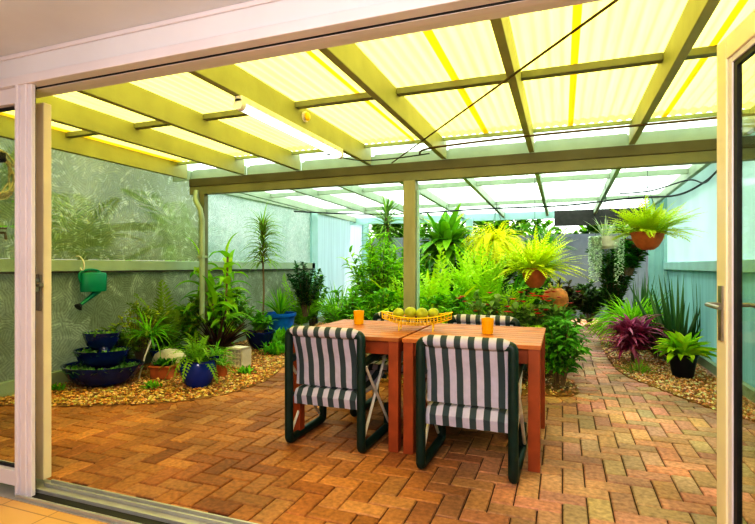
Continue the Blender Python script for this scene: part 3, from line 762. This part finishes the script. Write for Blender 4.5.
b = MB(); b.box(.0, -.09, -.03, .14, .09, .0); b.box(.125, -.09, -.03, .14, .09, .05); b.build('arm', m_gasket, t)
b = MB(); b.box(.0, -.03, -.14, .012, .03, .08); b.build('back_plate', m_gasket, t)
b = MB(); b.tube([(XL+.035, 2.93, 1.9), (XL+.035, 2.93, .05)], .011, 8)
for z in (.9, 1.5): b.tube([(XL+.0, 2.93, z), (XL+.06, 2.93, z)], .016, 8)
b.tube([(XL+.035, 2.93, 1.5), (XL+.10, 2.97, 1.5), (XL+.11, 2.97, 1.44)], .012, 8)
b.tube([(XL+.07, 2.93, 1.54), (XL+.07, 3.0, 1.54)], .008, 6)
o = b.build('water_pipe', m_steelrod, smooth=True); tag(o, 'thin brown water pipe with a tap on the left wall', 'pipe')

# ------------------------------------------------------------------ plants
def keep_inside():
    for root in [o for o in bpy.data.objects if o.parent is None and o.type == 'EMPTY' and XL < o.location.x < XR and o.location.y > 3.1 and o.get('category') in ('plant', 'pot', 'planter')]:
        for ch in root.children:
            if ch.type != 'MESH' or ch.name.split('.')[0] not in ('foliage', 'stem'): continue
            x0 = XL+.075-root.location.x; x1 = XR-.075-root.location.x
            for v in ch.data.vertices:
                if v.co.x < x0: v.co.x = x0 + min(.03, (x0-v.co.x)*.1)
                elif v.co.x > x1: v.co.x = x1 - min(.03, (v.co.x-x1)*.1)
def cr(a, b, t=None):
    t = random.random() if t is None else t
    q = random.uniform(.85, 1.15); return tuple((a[k]*(1-t)+b[k]*t)*q for k in range(3))
G_dark = (.015, .085, .012); G_mid = (.09, .34, .018); G_bright = (.26, .58, .02); G_yel = (.80, .86, .015); G_lime = (.46, .76, .03)
def az(a, el): return Vector((math.cos(a)*math.cos(el), math.sin(a)*math.cos(el), math.sin(el)))

def pot(t, kind, r, h, mat, z0=0, rim=True):
    b = MB()
    if kind == 'round': prof = [(r*.55, 0), (r*.78, h*.15), (r*.97, h*.5), (r, h*.75), (r*.93, h*.93), (r*.98, h), (r*.88, h), (r*.84, h*.85), (.001, h*.83)]
    elif kind == 'taper': prof = [(r*.68, 0), (r*.92, h*.86), (r, h*.87), (r*1.02, h), (r*.92, h), (r*.88, h*.85), (.001, h*.83)]
    elif kind == 'bowl': prof = [(r*.35, 0), (r*.62, h*.18), (r*.86, h*.55), (r*.96, h*.88), (r*1.02, h*.9), (r*1.02, h), (r*.93, h), (r*.88, h*.85), (.001, h*.8)]
    b.lathe(prof, (0, 0, z0), 28); o = b.build('pot', mat, t, smooth=True)
    b = MB(); b.lathe([(r*.86, z0+h*.84), (r*.5, z0+h*.90), (.001, z0+h*.91)], n=16); b.build('soil', m_soil, t, smooth=True)
    return o
def fern(t, z, n, L, pl, c0, c1, droop=1.2, r0=.04, el=(.2, 1.3), nseg=13, name='foliage', sx=1.0):
    b = MB()
    for k in range(n):
        a = random.random()*6.283; e = random.uniform(*el); d = az(a, e); d.x *= sx
        l = L*random.uniform(.65, 1.1)
        b.frond((math.cos(a)*r0*random.random(), math.sin(a)*r0*random.random(), z), d, l, pl*random.uniform(.8, 1.2), droop*random.uniform(.7, 1.3), nseg, cr(c0, c1), cr(c1, c0, .2))
    return b.build(name, m_leaf, t)
def straps(t, z, n, L, w, c0, c1, droop=1.0, r0=.04, el=(.4, 1.4), seg=7, shape='strap', fold=.3, mat=None, name='foliage', tip=None, minL=.6):
    b = MB()
    for k in range(n):
        a = random.random()*6.283; e = random.uniform(*el); rr = r0*random.random()
        c = cr(c0, c1)
        b.blade((math.cos(a)*rr, math.sin(a)*rr, z), az(a, e), L*random.uniform(minL, 1.05), w*random.uniform(.75, 1.15), droop*random.uniform(.6, 1.3), seg, shape, fold, c, tip or cr(c, c, 0), random.uniform(-.3, .3))
    return b.build(name, mat or m_leaf, t)
def bush(t, z0, z1, rx, ry, nst, nlf, ll, lw, c0, c1, shape='oval', mat=None, droop=.8, spread=1.0, name='foliage', stems=True):
    """branching stems from the base, leaves all along their upper two thirds"""
    sb = MB(); b = MB()
    for k in range(nst):
        a = random.random()*6.283; q = random.random()**.6
        tip = Vector((math.cos(a)*rx*q, math.sin(a)*ry*q, z0+(z1-z0)*random.uniform(.6, 1)*(1-.25*q*q)))
        base = Vector((math.cos(a)*.04, math.sin(a)*.04, z0)); ctl = Vector((tip.x*.35, tip.y*.35, (tip.z+z0)*.55))
        pts = [base*(1-u)**2+ctl*2*u*(1-u)+tip*u*u for u in [i/7 for i in range(8)]]
        sb.tube(pts, [.006*(1-.6*i/7) for i in range(8)], 5)
        for j in range(nlf):
            u = 1-random.random()**1.3*.75; i = min(6, int(u*7)); p = pts[i].lerp(pts[i+1], u*7-i)
            dd = az(random.random()*6.283, random.uniform(-.2, .9))+ (tip-ctl).normalized()*.4
            b.blade(p, dd, ll*random.uniform(.6, 1.15), lw*random.uniform(.7, 1.15), droop, 4, shape, .18, cr(c0, c1), None, random.uniform(-.5, .5))
    o = b.build(name, mat or m_leaf, t)
    if stems: sb.build('stem', m_cane, t)
    return o
def hanger(t, zrim, r, ztop, n=3):
    for k in range(n):
        a = k*2*math.pi/n+.3; b = MB()
        b.tube([(math.cos(a)*r, math.sin(a)*r, zrim), (0, 0, min(zrim+.5, ztop-.06)), (0, 0, ztop)], .0025, 5); b.build('hanging_wire', m_cable, t)
def thing(nm, x, y, label, cat='plant', z=.0, group=None, rz=0): return empty(nm, (x, y, z), rz, label, cat, group)
ZB = .02

# --- left bed
t = thing('tiered_planter', -4.30, 3.64, 'three-tier navy glazed bowl planter with creeping succulents by the left wall', 'planter', ZB, rz=R(15))
for (r, z, h, dx, dy) in ((.38, 0, .20, 0, 0), (.27, .17, .17, -.04, .05), (.185, .335, .17, -.08, .10)):
    b = MB(); b.lathe([(r*.55, z), (r*.80, z+h*.25), (r*.95, z+h*.7), (r*1.03, z+h), (r*.96, z+h), (r*.86, z+h*.72), (.001, z+h*.7)], (dx, dy, 0), 30, 1, .8)
    bo = b.build('bowl', m_navy, t, smooth=True)
    b = MB()
    for k in range(int(900*r)+60):
        a = random.random()*6.283; q = random.uniform(.45, .98)*r
        b.blade((dx+q*math.cos(a), dy+q*.8*math.sin(a), z+h*.75), az(random.random()*6.28, random.uniform(.3, 1.3)), .055, .028, .5, 3, 'oval', .1, cr(G_mid, (.30, .42, .22)))
    b.build('succulents', m_leaf, bo)
b = MB(); b.tube([(0, .03, .12), (-.04, .07, .42)], .06, 12); b.build('core_stem', m_navy, t, smooth=True)

t = thing('maidenhair_fern', -4.45, 4.25, 'wispy yellow-green plant behind the tiered bowls', z=ZB)
bush(t, .1, .82, .35, .3, 30, 26, .045, .03, (.30, .42, .03), (.55, .60, .05), droop=1.0)
t = thing('cane_plant', -4.12, 4.05, 'young palm-like plant with grassy crown on a thin pale leaning stem', z=ZB)
b = MB(); b.tube([(-.04, -.1, 0), (-.02, -.04, .22), (.02, .02, .42)], .009, 6); b.build('stem', m_rod, t)
straps(t, .42, 60, .42, .018, G_mid, G_bright, droop=1.8, el=(.1, 1.4))
t = thing('potted_palm', -4.42, 4.62, 'dark blue bowl with green strap leaves beside the tiered planter', z=ZB)
pot(t, 'bowl', .20, .20, m_blue); straps(t, .16, 70, .45, .022, G_dark, G_bright, droop=1.4)
t = thing('terracotta_trough', -3.95, 4.08, 'low weathered terracotta trough in the left gravel', 'pot', ZB, rz=R(10))
b = MB(); b.box(-.11, -.08, 0, .11, .08, .11); b.box(-.125, -.095, .11, .125, .095, .135); b.build('body', m_terra, t, bevel=.008)
b = MB(); b.box(-.10, -.07, .130, .10, .07, .139); b.build('soil', m_soil, t)
b = MB()
for k in range(60): b.blade((random.uniform(-.09,.09), random.uniform(-.06,.06), .135), az(random.random()*6.28, random.uniform(.3,1.4)), .08, .03, .6, 4, 'oval', .1, cr(G_dark, G_mid))
b.build('foliage', m_leaf, t)
t = thing('stone', -4.05, 4.27, 'rounded pale grey garden stone behind the terracotta trough', 'stone', ZB)
b = MB(); b.blob((0, 0, .13), .19, 14, 10, sx=1.15, sy=.8, sz=.72, jit=.05); b.build('rock', m_stone, t, smooth=True)
t = thing('potted_fern', -3.36, 3.92, 'drooping fern in the round cobalt blue glazed pot', z=ZB)
pot(t, 'round', .175, .26, m_blue); fern(t, .22, 46, .42, .05, G_mid, (.30, .50, .04), droop=2.2, el=(.5, 1.45))
t = thing('small_pot', -3.62, 4.5, 'small navy pot half hidden behind the cobalt pot', 'pot', ZB)
pot(t, 'taper', .085, .2, m_navy); straps(t, .17, 24, .25, .02, G_mid, G_bright, droop=1.5)
t = thing('small_pot', -3.42, 4.35, 'small terracotta pot just right of the cobalt pot', 'pot', ZB)
pot(t, 'taper', .08, .13, m_terra); straps(t, .11, 22, .16, .02, G_mid, G_bright, droop=1.3)
t = thing('breeze_block', -3.56, 4.84, 'white square lattice garden block on the gravel', 'block', ZB, rz=R(-5))
b = MB(); s_ = .12
b.box(-s_, -.08, 0, s_, .08, .025); b.box(-s_, -.08, .205, s_, .08, .23); b.box(-s_, -.08, 0, -s_+.025, .08, .23); b.box(s_-.025, -.08, 0, s_, .08, .23)
for z in (.065, .11, .155): b.box(-s_, -.07, z, s_, .07, z+.016)
for x in (-.05, .0, .05): b.box(x-.008, -.07, 0, x+.008, .07, .22)
b.build('block_body', solid('white concrete', (.66, .60, .54), .8, var=.15), t, bevel=.003)
t = thing('potted_shrub', -4.02, 5.95, 'dark navy bowl pot with leafy shrub in the left bed', z=ZB)
pot(t, 'bowl', .21, .26, m_navy); bush(t, .2, .5, .22, .22, 16, 18, .10, .04, G_mid, G_bright)
t = thing('blue_planter', -4.24, 6.85, 'bright blue planter with grassy leaves far along the left wall', 'planter', ZB)
pot(t, 'taper', .25, .43, m_brightblue); straps(t, .38, 60, .5, .03, G_mid, G_lime, droop=1.0, el=(.8, 1.5))
t = thing('bromeliad', -3.95, 4.95, 'dark burgundy spiky rosette plant in the left bed', z=ZB)
straps(t, .12, 70, .55, .045, (.04, .012, .02), (.10, .06, .03), droop=.7, el=(.35, 1.35), mat=m_gloss)
t = thing('dumb_cane', -4.22, 5.25, 'tall plant with large drooping yellow-green leaves by the beam post', z=ZB)
b = MB(); b2 = MB()
for k in range(5):
    a = k*1.3; x, y = .10*math.cos(a), .10*math.sin(a); H = (1.35, 1.05, .85, 1.2, .7)[k]
    b2.tube([(x, y, 0), (x*1.6, y*1.6, H*.5), (x*1.9, y*1.9, H)], .014, 6)
    for j in range(17):
        z = H*(.2+.8*j/16); aa = j*2.4+k
        b.blade((x*1.8, y*1.8, z), az(aa, .75 if j < 16 else 1.4), random.uniform(.28, .44), .15, 1.9, 7, 'spear', .2, cr(G_bright, G_yel, random.random()*.6), cr(G_bright, G_mid), random.uniform(-.3, .3))
b.build('foliage', m_leaf, t); b2.build('stem', m_cane, t)
t = thing('dragon_tree', -4.05, 6.05, 'slender dragon tree with reddish-green tuft above a bare cane on the left', z=ZB)
b = MB(); b.tube([(0, 0, 0), (.03, 0, .8), (0, .02, 1.35)], .013, 6); b.build('cane', m_cane, t)
b = MB()
for k in range(210):
    z = random.uniform(1.2, 1.75); b.blade((.0, .02, z), az(random.random()*6.28, random.uniform(.0, .9)+(z-1.25)*1.2), random.uniform(.24, .42), .02, 1.5, 5, 'strap', .2, cr((.25, .12, .04), (.20, .30, .05)), cr(G_mid, G_lime))
b.build('foliage', m_leaf, t)
t = thing('weeping_fig', -4.2, 7.6, 'dark glossy small-leaved shrub before the pale left wall panel', z=ZB)
bush(t, .3, 1.32, .38, .38, 40, 34, .085, .036, G_dark, (.03, .13, .02), mat=m_gloss)
t = thing('areca_palm', -4.45, 4.65, 'olive-green arching palm fronds against the left glass wall', z=ZB)
fern(t, .15, 18, 1.0, .17, (.10, .22, .02), (.30, .42, .04), droop=1.1, el=(.8, 1.45), nseg=18)
t = thing('areca_palm', -4.4, 7.8, 'bright green palm with broad arching fronds behind the bright blue planter', z=ZB)
fern(t, .1, 22, .95, .18, G_mid, G_lime, droop=1.3, el=(.6, 1.4), nseg=16)
t = thing('grassy_clump', -3.85, 8.2, 'tall grassy clump at the far end of the left bed', z=ZB)
straps(t, 0, 120, .95, .022, G_mid, G_lime, droop=1.2, r0=.15, el=(.7, 1.5))
t = thing('grassy_clump', -4.3, 9.3, 'tall reedy clump beside the far left wall post', z=ZB)
straps(t, 0, 60, .8, .025, G_dark, G_bright, droop=1.0, r0=.2, el=(.8, 1.5))
for (x, y, s_, lab) in ((-4.5, 3.3, .7, 'small green ground plant at the left foot of the tiered bowls'), (-3.72, 3.68, .7, 'tiny green weed on gravel between the bowls and cobalt pot'), (-3.25, 4.55, .8, 'low green seedling beside the white lattice block'),
                      (-3.62, 5.75, 1.6, 'low leafy clump behind the white lattice block'), (-3.7, 6.35, 2.6, 'taller leafy clump before the bright blue planter'), (-3.5, 6.7, 1.8, 'low dark green clump along the left gravel edge')):
    t = thing('ground_cover', x, y, lab, z=ZB, group='low plants on the left gravel')
    b = MB()
    for k in range(int(50*s_)):
        b.blade((random.gauss(0, .05)*s_, random.gauss(0, .05)*s_, 0), az(random.random()*6.28, random.uniform(.4, 1.4)), .12*s_, .03*s_, .9, 4, 'oval', .15, cr(G_mid, G_bright))
    b.build('foliage', m_leaf, t)
t = thing('shrub', -4.4, 5.75, 'dense mid-green shrub behind the burgundy rosette', z=ZB)
bush(t, .05, .95, .35, .4, 40, 26, .12, .045, G_mid, (.28, .42, .04))

for (x, y, H, r, n, c0, c1, lab) in ((-4.35, 5.1, .8, .35, 44, G_mid, (.34, .50, .05), 'dense yellow-green shrub below the tall drooping-leaved plant'), (-4.45, 8.3, 1.15, .35, 40, G_dark, G_bright, 'dark leafy shrub just before the far left wall post'), (-4.5, 3.95, .55, .25, 26, (.10, .20, .02), (.35, .45, .05), 'olive leafy shrub squeezed behind the tiered bowls')):
    t = thing('shrub', x, y, lab, z=ZB); bush(t, .03, H, r, r, n, 26, .11, .045, c0, c1)
# --- middle bed
t = thing('parlour_palm', -2.2, 6.05, 'full bright green palm shrub left of the timber post', z=ZB)
bush(t, .1, 1.66, .50, .5, 80, 34, .17, .042, G_mid, G_lime, shape='spear', droop=1.3)
t = thing('spineless_yucca', -2.66, 7.5, 'tall yucca with spiky crown and hanging lower leaves beside the post', z=ZB)
b = MB(); b.tube([(0, 0, 0), (.04, 0, 1.0), (0, 0, 1.95)], .035, 8); b.build('trunk', m_cane, t, smooth=True)
b = MB()
for k in range(150):
    z = random.uniform(1.6, 2.0); e = -.9+(z-1.6)*5.5+random.uniform(-.3, .3)
    b.blade((0, 0, z), az(random.random()*6.28, min(1.45, e)), random.uniform(.3, .46), .026, .9, 6, 'strap', .2, cr((.10, .20, .07), (.45, .52, .25)), cr(G_mid, G_lime))
b.build('foliage', m_gloss, t)
t = thing('birds_nest_fern', -1.88, 8.4, 'hanging bird nest fern with broad dark glossy leaves beyond the post', z=1.45)
b = MB(); b.lathe([(.05, 0), (.14, .04), (.17, .14), (.15, .16), (.001, .15)], n=16); b.build('pot', m_brown, t, smooth=True)
b = MB()
for k in range(110): b.blade((random.uniform(-.12,.12), random.uniform(-.12,.12), random.uniform(.0,.2)), az(random.random()*6.28, random.uniform(-.5, 1.45)), random.uniform(.45, .75), .15, 1.1, 7, 'oval', .12, cr(G_dark, G_bright), cr(G_mid, G_lime))
b.build('foliage', m_gloss, t); hanger(t, .15, .16, zr(8.4)-1.45+.02)
for i, (x, y, s_, lab) in enumerate(((-1.35, 5.55, 1.0, 'bright green fern rising just right of the timber post'), (-.95, 5.9, 1.05, 'tallest bright fern in the middle bed behind the fruit basket'), (-1.75, 5.5, .75, 'small fern just left of the timber post'), (-.6, 5.5, .72, 'yellow-green fern below the hanging ferns'), (-1.15, 6.9, 1.2, 'broad fern at the back of the middle bed'))):
    t = thing('fern', x, y, lab, z=ZB, group='ferns in the middle bed')
    fern(t, .35*s_, 85, .98*s_, .16, G_bright, (.58, .84, .03), droop=1.5, r0=.12, el=(.5, 1.5), nseg=18)
    b = MB(); b.tube([(0, 0, 0), (0, 0, .38*s_)], [.07, .05], 8); b.build('trunk', m_cane, t)
for i, (x, y, lab) in enumerate(((-1.9, 5.15, 'leafy green shrub behind the left far chair'), (-1.1, 5.15, 'leafy green shrub behind the fruit basket'), (-2.35, 5.4, 'leafy green shrub at the left corner of the middle bed'), (-1.6, 6.6, 'dense dark green shrub deep in the middle bed'), (-.5, 6.9, 'dense dark green shrub behind the flowering plants'))):
    t = thing('leafy_shrub', x, y, lab, z=ZB, group='leafy shrubs in the middle bed')
    bush(t, .05, .95 if i < 3 else 1.25, .4, .35, 42, 24, .11, .05, G_mid if i < 3 else G_dark, G_bright)
FL = [(-.78, 5.15, 'green begonia with red flowers behind the right far chair'), (-.42, 5.25, 'green begonia with the most red flowers behind the table corner'), (-.15, 5.75, 'green begonia with few red flowers under the hanging bowl')]
for i, (x, y, lab) in enumerate(FL):
    t = thing('flowering_begonia', x, y, lab, z=ZB, group='red-flowered begonias')
    bush(t, .05, .90-.03*i, .36, .28, 40, 24, .095, .06, (.10, .24, .04), (.36, .50, .14))
    b = MB()
    for k in range((14, 22, 8)[i]):
        a = random.random()*6.28; q = random.random()**.5; c = Vector((.32*q*math.cos(a), -abs(.26*q*math.sin(a))+random.uniform(0,.15), random.uniform(.62, .92)))
        b = MB()
        for j in range(5): b.blade(c, az(j*1.257+k, .4), .045, .04, .3, 3, 'oval', .05)
        b.build('flower', m_petal, t)
t = thing('gardenia', -.02, 5.0, 'leafy trailing bush at the right corner of the table', z=ZB)
bush(t, .05, .72, .24, .22, 34, 20, .13, .045, G_mid, (.20, .46, .07), droop=1.5)
t = thing('terracotta_jar', -.08, 6.55, 'weathered orange terracotta jar rising above the begonias', 'pot', ZB)
b = MB(); b.lathe([(.11, 0), (.16, .2), (.13, .5), (.10, .62), (.15, .70), (.155, .78), (.13, .86), (.07, .90), (.001, .91)], n=20); b.build('body', m_oldterra, t, smooth=True)
b = MB()
for k in range(30): b.blade((random.uniform(-.07,.07), random.uniform(-.07,.07), .88), az(random.random()*6.28, random.uniform(.2,1.3)), .10, .03, .8, 4, 'oval', .1, cr((.5, .3, .05), G_bright))
b.build('foliage', m_leaf, t)

for (x, y, lab, c0, c1) in ((-1.55, 5.85, 'upright broad-leaved lime plant right behind the timber post', G_bright, G_yel), (-.75, 6.2, 'upright broad-leaved green plant below the golden hanging fern', G_mid, G_lime), (-2.0, 6.9, 'upright broad-leaved green plant just behind the palm shrub', G_mid, G_lime)):
    t = thing('canna', x, y, lab, z=ZB, group='broad-leaved plants in the middle bed')
    straps(t, .1, 46, 1.15, .10, c0, c1, droop=.9, r0=.22, el=(.8, 1.5), shape='oval')
# --- hanging plants
def hang_fern(x, y, zpot, r, h, mat, n, L, c0, c1, lab, up=(.1, 1.3), droop=1.6, ztop=2.25, pl=.06, pk='bowl'):
    t = thing('hanging_fern', x, y, lab, z=zpot, group='hanging ferns')
    pot(t, pk, r, h, mat); fern(t, h*.85, n, L, pl, c0, c1, droop=droop, r0=r*.7, el=up, nseg=14); hanger(t, h, r, ztop-zpot)
    return t
hang_fern(-.29, 5.8, .955, .15, .22, m_terra, 190, .54, (.50, .72, .02), (.82, .88, .02), 'lime hanging fern in a terracotta bowl over the begonias', ztop=zr(5.8), up=(.12, 1.2), droop=.75)
hang_fern(.86, 6.0, 1.375, .17, .19, m_terra, 150, .46, (.40, .64, .02), (.72, .80, .03), 'lime hanging fern in a terracotta bowl near the right wall', ztop=zr(6.0), up=(.22, 1.15), droop=.7)
t = hang_fern(-.86, 7.0, 1.36, .16, .17, m_brown, 210, .52, (.74, .78, .015), (.95, .92, .03), 'golden yellow hanging fern in a brown fibre pot', ztop=zr(7.0), up=(.0, 1.3), droop=2.6)
t = thing('donkey_tail', .51, 6.8, 'white hanging basket trailing long pale strings of succulent beads', z=1.42)
b = MB(); b.lathe([(.12, 0), (.155, .03), (.165, .13), (.175, .15), (.15, .15), (.14, .12), (.001, .11)], n=20); b.build('basket', m_basket, t, smooth=True)
b = MB()
for k in range(20):
    a = random.choice((2.9, 3.5, 4.1, 4.5, 5.4, 6.0)) + random.uniform(-.13, .13); x0, y0 = .165*math.cos(a), .165*math.sin(a); ln = random.uniform(.25, .62)
    for j in range(int(ln/.016)):
        z = .15-j*.016; 
        for q in range(2):
            aa = random.random()*6.28; b.blade((x0*1.08, y0*1.08, z), az(aa, -.2), .045, .028, .3, 2, 'oval', .2, cr((.62, .74, .52), (.85, .92, .76)))
b.build('trailing_strings', m_leaf, t); hanger(t, .15, .165, zr(6.8)-1.42)
straps(t, .12, 30, .36, .02, (.25, .35, .2), (.6, .66, .4), droop=.6, el=(.4, 1.4), name='spikes')
t = thing('hanging_pot', .86, 7.6, 'brown fibre hanging pot with dark leaves beside the white basket', z=1.42)
pot(t, 'bowl', .14, .15, m_brown); bush(t, -.35, .2, .25, .2, 24, 20, .12, .05, G_dark, G_mid); hanger(t, .15, .13, zr(7.6)-1.42)
t = thing('staghorn_fern', -.25, 8.9, 'upright grey-green fronds crowning the dark backdrop above the lime fern', z=ZB)
b = MB(); b.tube([(0,0,0), (0,0,1.5)], .06, 8); b.build('trunk', m_cane, t)
straps(t, 1.45, 40, .55, .05, G_mid, (.30, .42, .14), droop=.9, el=(.3, 1.4))

# --- right bed
def sans(x, y, n, H, lab):
    t = thing('snake_plant', x, y, lab, z=ZB, group='snake plants')
    b = MB()
    for k in range(n):
        a = random.random()*6.28; q = random.random()*.16
        b.blade((q*math.cos(a), q*math.sin(a), 0), az(a, random.uniform(1.1, 1.5)), H*random.uniform(.6, 1.0), .085, .05, 8, 'spear', .28, cr(G_dark, (.06, .16, .05)), cr((.08, .20, .06), (.18, .30, .10)), random.uniform(-.8, .8))
    b.build('foliage', m_gloss, t)
sans(1.32, 7.0, 38, 1.16, 'tall snake plant with upright dark leaves behind the black pot')
sans(1.14, 8.45, 34, 1.12, 'snake plant further back below the right hanging fern')
t = thing('spider_plant', .95, 7.95, 'big bright green spider plant mound in the right bed', z=ZB)
straps(t, .28, 420, .60, .034, G_bright, G_lime, droop=1.9, r0=.2, el=(.2, 1.4))
t = thing('cordyline', .80, 6.72, 'purple-burgundy ti plant with broad pointed leaves at the path edge', z=ZB)
b = MB(); b.tube([(0,0,0), (0,0,.25)], .018, 6); b.build('stem', m_cane, t)
b = MB()
for k in range(150): b.blade((random.uniform(-.12,.12), random.uniform(-.12,.12), random.uniform(.15, .42)), az(random.random()*6.28, random.uniform(.0, 1.2)), random.uniform(.22, .42), .09, 1.3, 6, 'spear', .2, cr((.22, .015, .07), (.50, .07, .22)), cr((.42, .04, .16), (.60, .24, .36)))
b.build('foliage', m_gloss, t)
t = thing('coleus', 1.10, 6.85, 'mixed reddish and olive small-leaved plant beside the ti plant', z=ZB)
bush(t, .05, .45, .25, .25, 26, 20, .07, .04, (.22, .06, .05), (.20, .34, .06))
t = thing('potted_plant', 1.2, 6.05, 'black plastic pot with a yellow-green leafy plant on right gravel', z=ZB)
pot(t, 'taper', .145, .25, m_black); straps(t, .2, 70, .36, .085, G_bright, (.62, .76, .04), droop=1.4, el=(.5, 1.45), shape='oval')
t = thing('ground_cover', .80, 6.15, 'straggly low plant at the curved edge of the right bed', z=ZB)
straps(t, 0, 60, .16, .018, (.30, .24, .08), G_bright, droop=1.3, r0=.16)
t = thing('ground_cover', 1.3, 7.6, 'low leafy filler between the snake plant and spider plant', z=ZB)
bush(t, 0, .5, .25, .3, 30, 20, .07, .04, G_dark, G_bright)
for (x, y, H, c, lab) in ((-1.9, 9.9, 2.0, G_dark, 'tall dark shrub behind the bird nest fern'), (-3.3, 10.0, 1.6, G_mid, 'mid-green shrub right of the far left post'), (-.05, 9.2, .95, (.07, .02, .02), 'dark reddish shrub at the far end of the brick path'), (.5, 10.6, .9, (.02, .05, .02), 'dark green shrub closing the far end of the path'), (.85, 9.6, 1.9, G_dark, 'tall dark leafy shrub in the far right corner'), (-1.2, 9.6, 1.9, G_dark, 'tall dark leafy shrub at the far middle'), (-2.6, 9.4, 1.7, G_mid, 'tall mid-green shrub at the far left of the middle bed'), (-.6, 9.8, 2.1, G_mid, 'tall feathery shrub against the rear valance')):
    t = thing('backdrop_shrub', x, y, lab, z=-.012, group='shrubs along the rear')
    bush(t, .1, H, .42, .3, 44, 34, .13, .05, c, cr(c, G_bright, .3))

keep_inside()
# ------------------------------------------------------------------ outside
struct(bx('ground', -30, -6, -.3, 30, 45, -.11, m_grass))
o = MB(); o.box(-9, 12.4, -.1, 7, 12.5, 1.95)
for k in range(80): o.box(-9+k*.2, 12.375, -.1, -9+k*.2+.05, 12.4, 1.95)
struct(o.build('wall_boundary', m_fence))
def out_palm(x, y, H, n, L, lab):
    t = thing('garden_palm', x, y, lab, z=-.11, group='palms outside the glass')
    b = MB(); b.tube([(0,0,0), (.05,.03,H*.5), (0,0,H)], [.09,.07,.06], 8); b.build('trunk', m_cane, t)
    fern(t, H, n, L, .45, G_mid, G_bright, droop=1.3, el=(-.1, 1.4), nseg=22)
out_palm(-5.75, 3.3, 1.75, 20, .95, 'garden palm outside the nearest left glass panel')
out_palm(-5.8, 4.6, 1.5, 18, .9, 'garden palm outside the left glass beside the beam post')
out_palm(-6.6, 7.2, 1.7, 18, 1.5, 'garden palm outside the second left glass panel')
for (x, y, H, rr, lab) in ((-5.2, 15.5, 4.0, 2.0, 'leafy tree beyond the fence at the back left'), (-1.8, 15.8, 3.8, 2.0, 'leafy tree beyond the fence behind the post'), (1.8, 15.5, 3.6, 2.0, 'leafy tree beyond the fence at the back right')):
    t = thing('garden_tree', x, y, lab, 'tree', z=-.11, group='trees beyond the boundary fence')
    bush(t, .2, H, rr, 1.2, 60, 40, .32, .13, G_dark, G_bright)

# ------------------------------------------------------------------ light
wd = bpy.data.worlds.new('World'); bpy.context.scene.world = wd; wd.use_nodes = True
nt = wd.node_tree; nt.nodes.clear()
o = nt.nodes.new('ShaderNodeOutputWorld'); bg = nt.nodes.new('ShaderNodeBackground'); sk = nt.nodes.new('ShaderNodeTexSky')
sk.sky_type = 'NISHITA'; sk.sun_disc = False; sk.sun_elevation = R(60); sk.sun_rotation = R(40); sk.dust_density = 2.5; sk.air_density = 1.0
hs = nt.nodes.new('ShaderNodeHueSaturation'); hs.inputs['Saturation'].default_value = .45
nt.links.new(sk.outputs[0], hs.inputs['Color']); nt.links.new(hs.outputs[0], bg.inputs[0]); bg.inputs[1].default_value = .38
nt.links.new(bg.outputs[0], o.inputs[0])
def lamp(kind, name, loc, rot, energy, col, **k):
    l = bpy.data.lights.new(name, kind); l.energy = energy; l.color = col
    for a, v in k.items(): setattr(l, a, v)
    o = bpy.data.objects.new(name, l); COL.objects.link(o); o.location = loc; o.rotation_euler = rot; return o
sun = lamp('SUN', 'sun', (0, 0, 10), (0, 0, 0), 5.6, (1, .95, .86), angle=R(3))
sd = Vector((.35, .25, 1)).normalized(); sun.rotation_euler = sd.to_track_quat('Z', 'Y').to_euler()
lamp('AREA', 'room_overhead_fill', (-.9, -.6, 2.27), (0, 0, 0), 40, (1, .92, .92), shape='RECTANGLE', size=1.2, size_y=.8)  # added fill under the room ceiling, unseen, to brighten the door frame
lamp('AREA', 'room_bounce_fill', (.1, -.5, 1.9), (R(68), 0, R(12)), 42, (1, .94, .93), shape='RECTANGLE', size=1.4, size_y=1.0)  # added fill behind the camera for the chair backs and door frame

lamp('AREA', 'room_upward_fill', (-1.2, -.9, .9), (R(180), 0, 0), 45, (.92, .94, 1), shape='RECTANGLE', size=1.2, size_y=1.2)  # added upward fill to lighten the ceiling, not a fixture of the room
# ------------------------------------------------------------------ camera
cam = bpy.data.cameras.new('Camera'); co = bpy.data.objects.new('Camera', cam); COL.objects.link(co)
cam.sensor_width = 36; cam.lens = 492/755*36; cam.shift_y = 4/755
co.location = (0, 0, 1.2); co.rotation_euler = (R(90), 0, R(20.6)); cam.clip_start = .02; cam.clip_end = 200
sc = bpy.context.scene; sc.camera = co
sc.view_settings.view_transform = 'Standard'; sc.view_settings.look = 'High Contrast'; sc.view_settings.exposure = 0.05; sc.view_settings.gamma = 1.0
sc.cycles.max_bounces = 10; sc.cycles.diffuse_bounces = 6; sc.cycles.transparent_max_bounces = 12; sc.cycles.use_denoising = True
sc.cycles.sample_clamp_indirect = 6
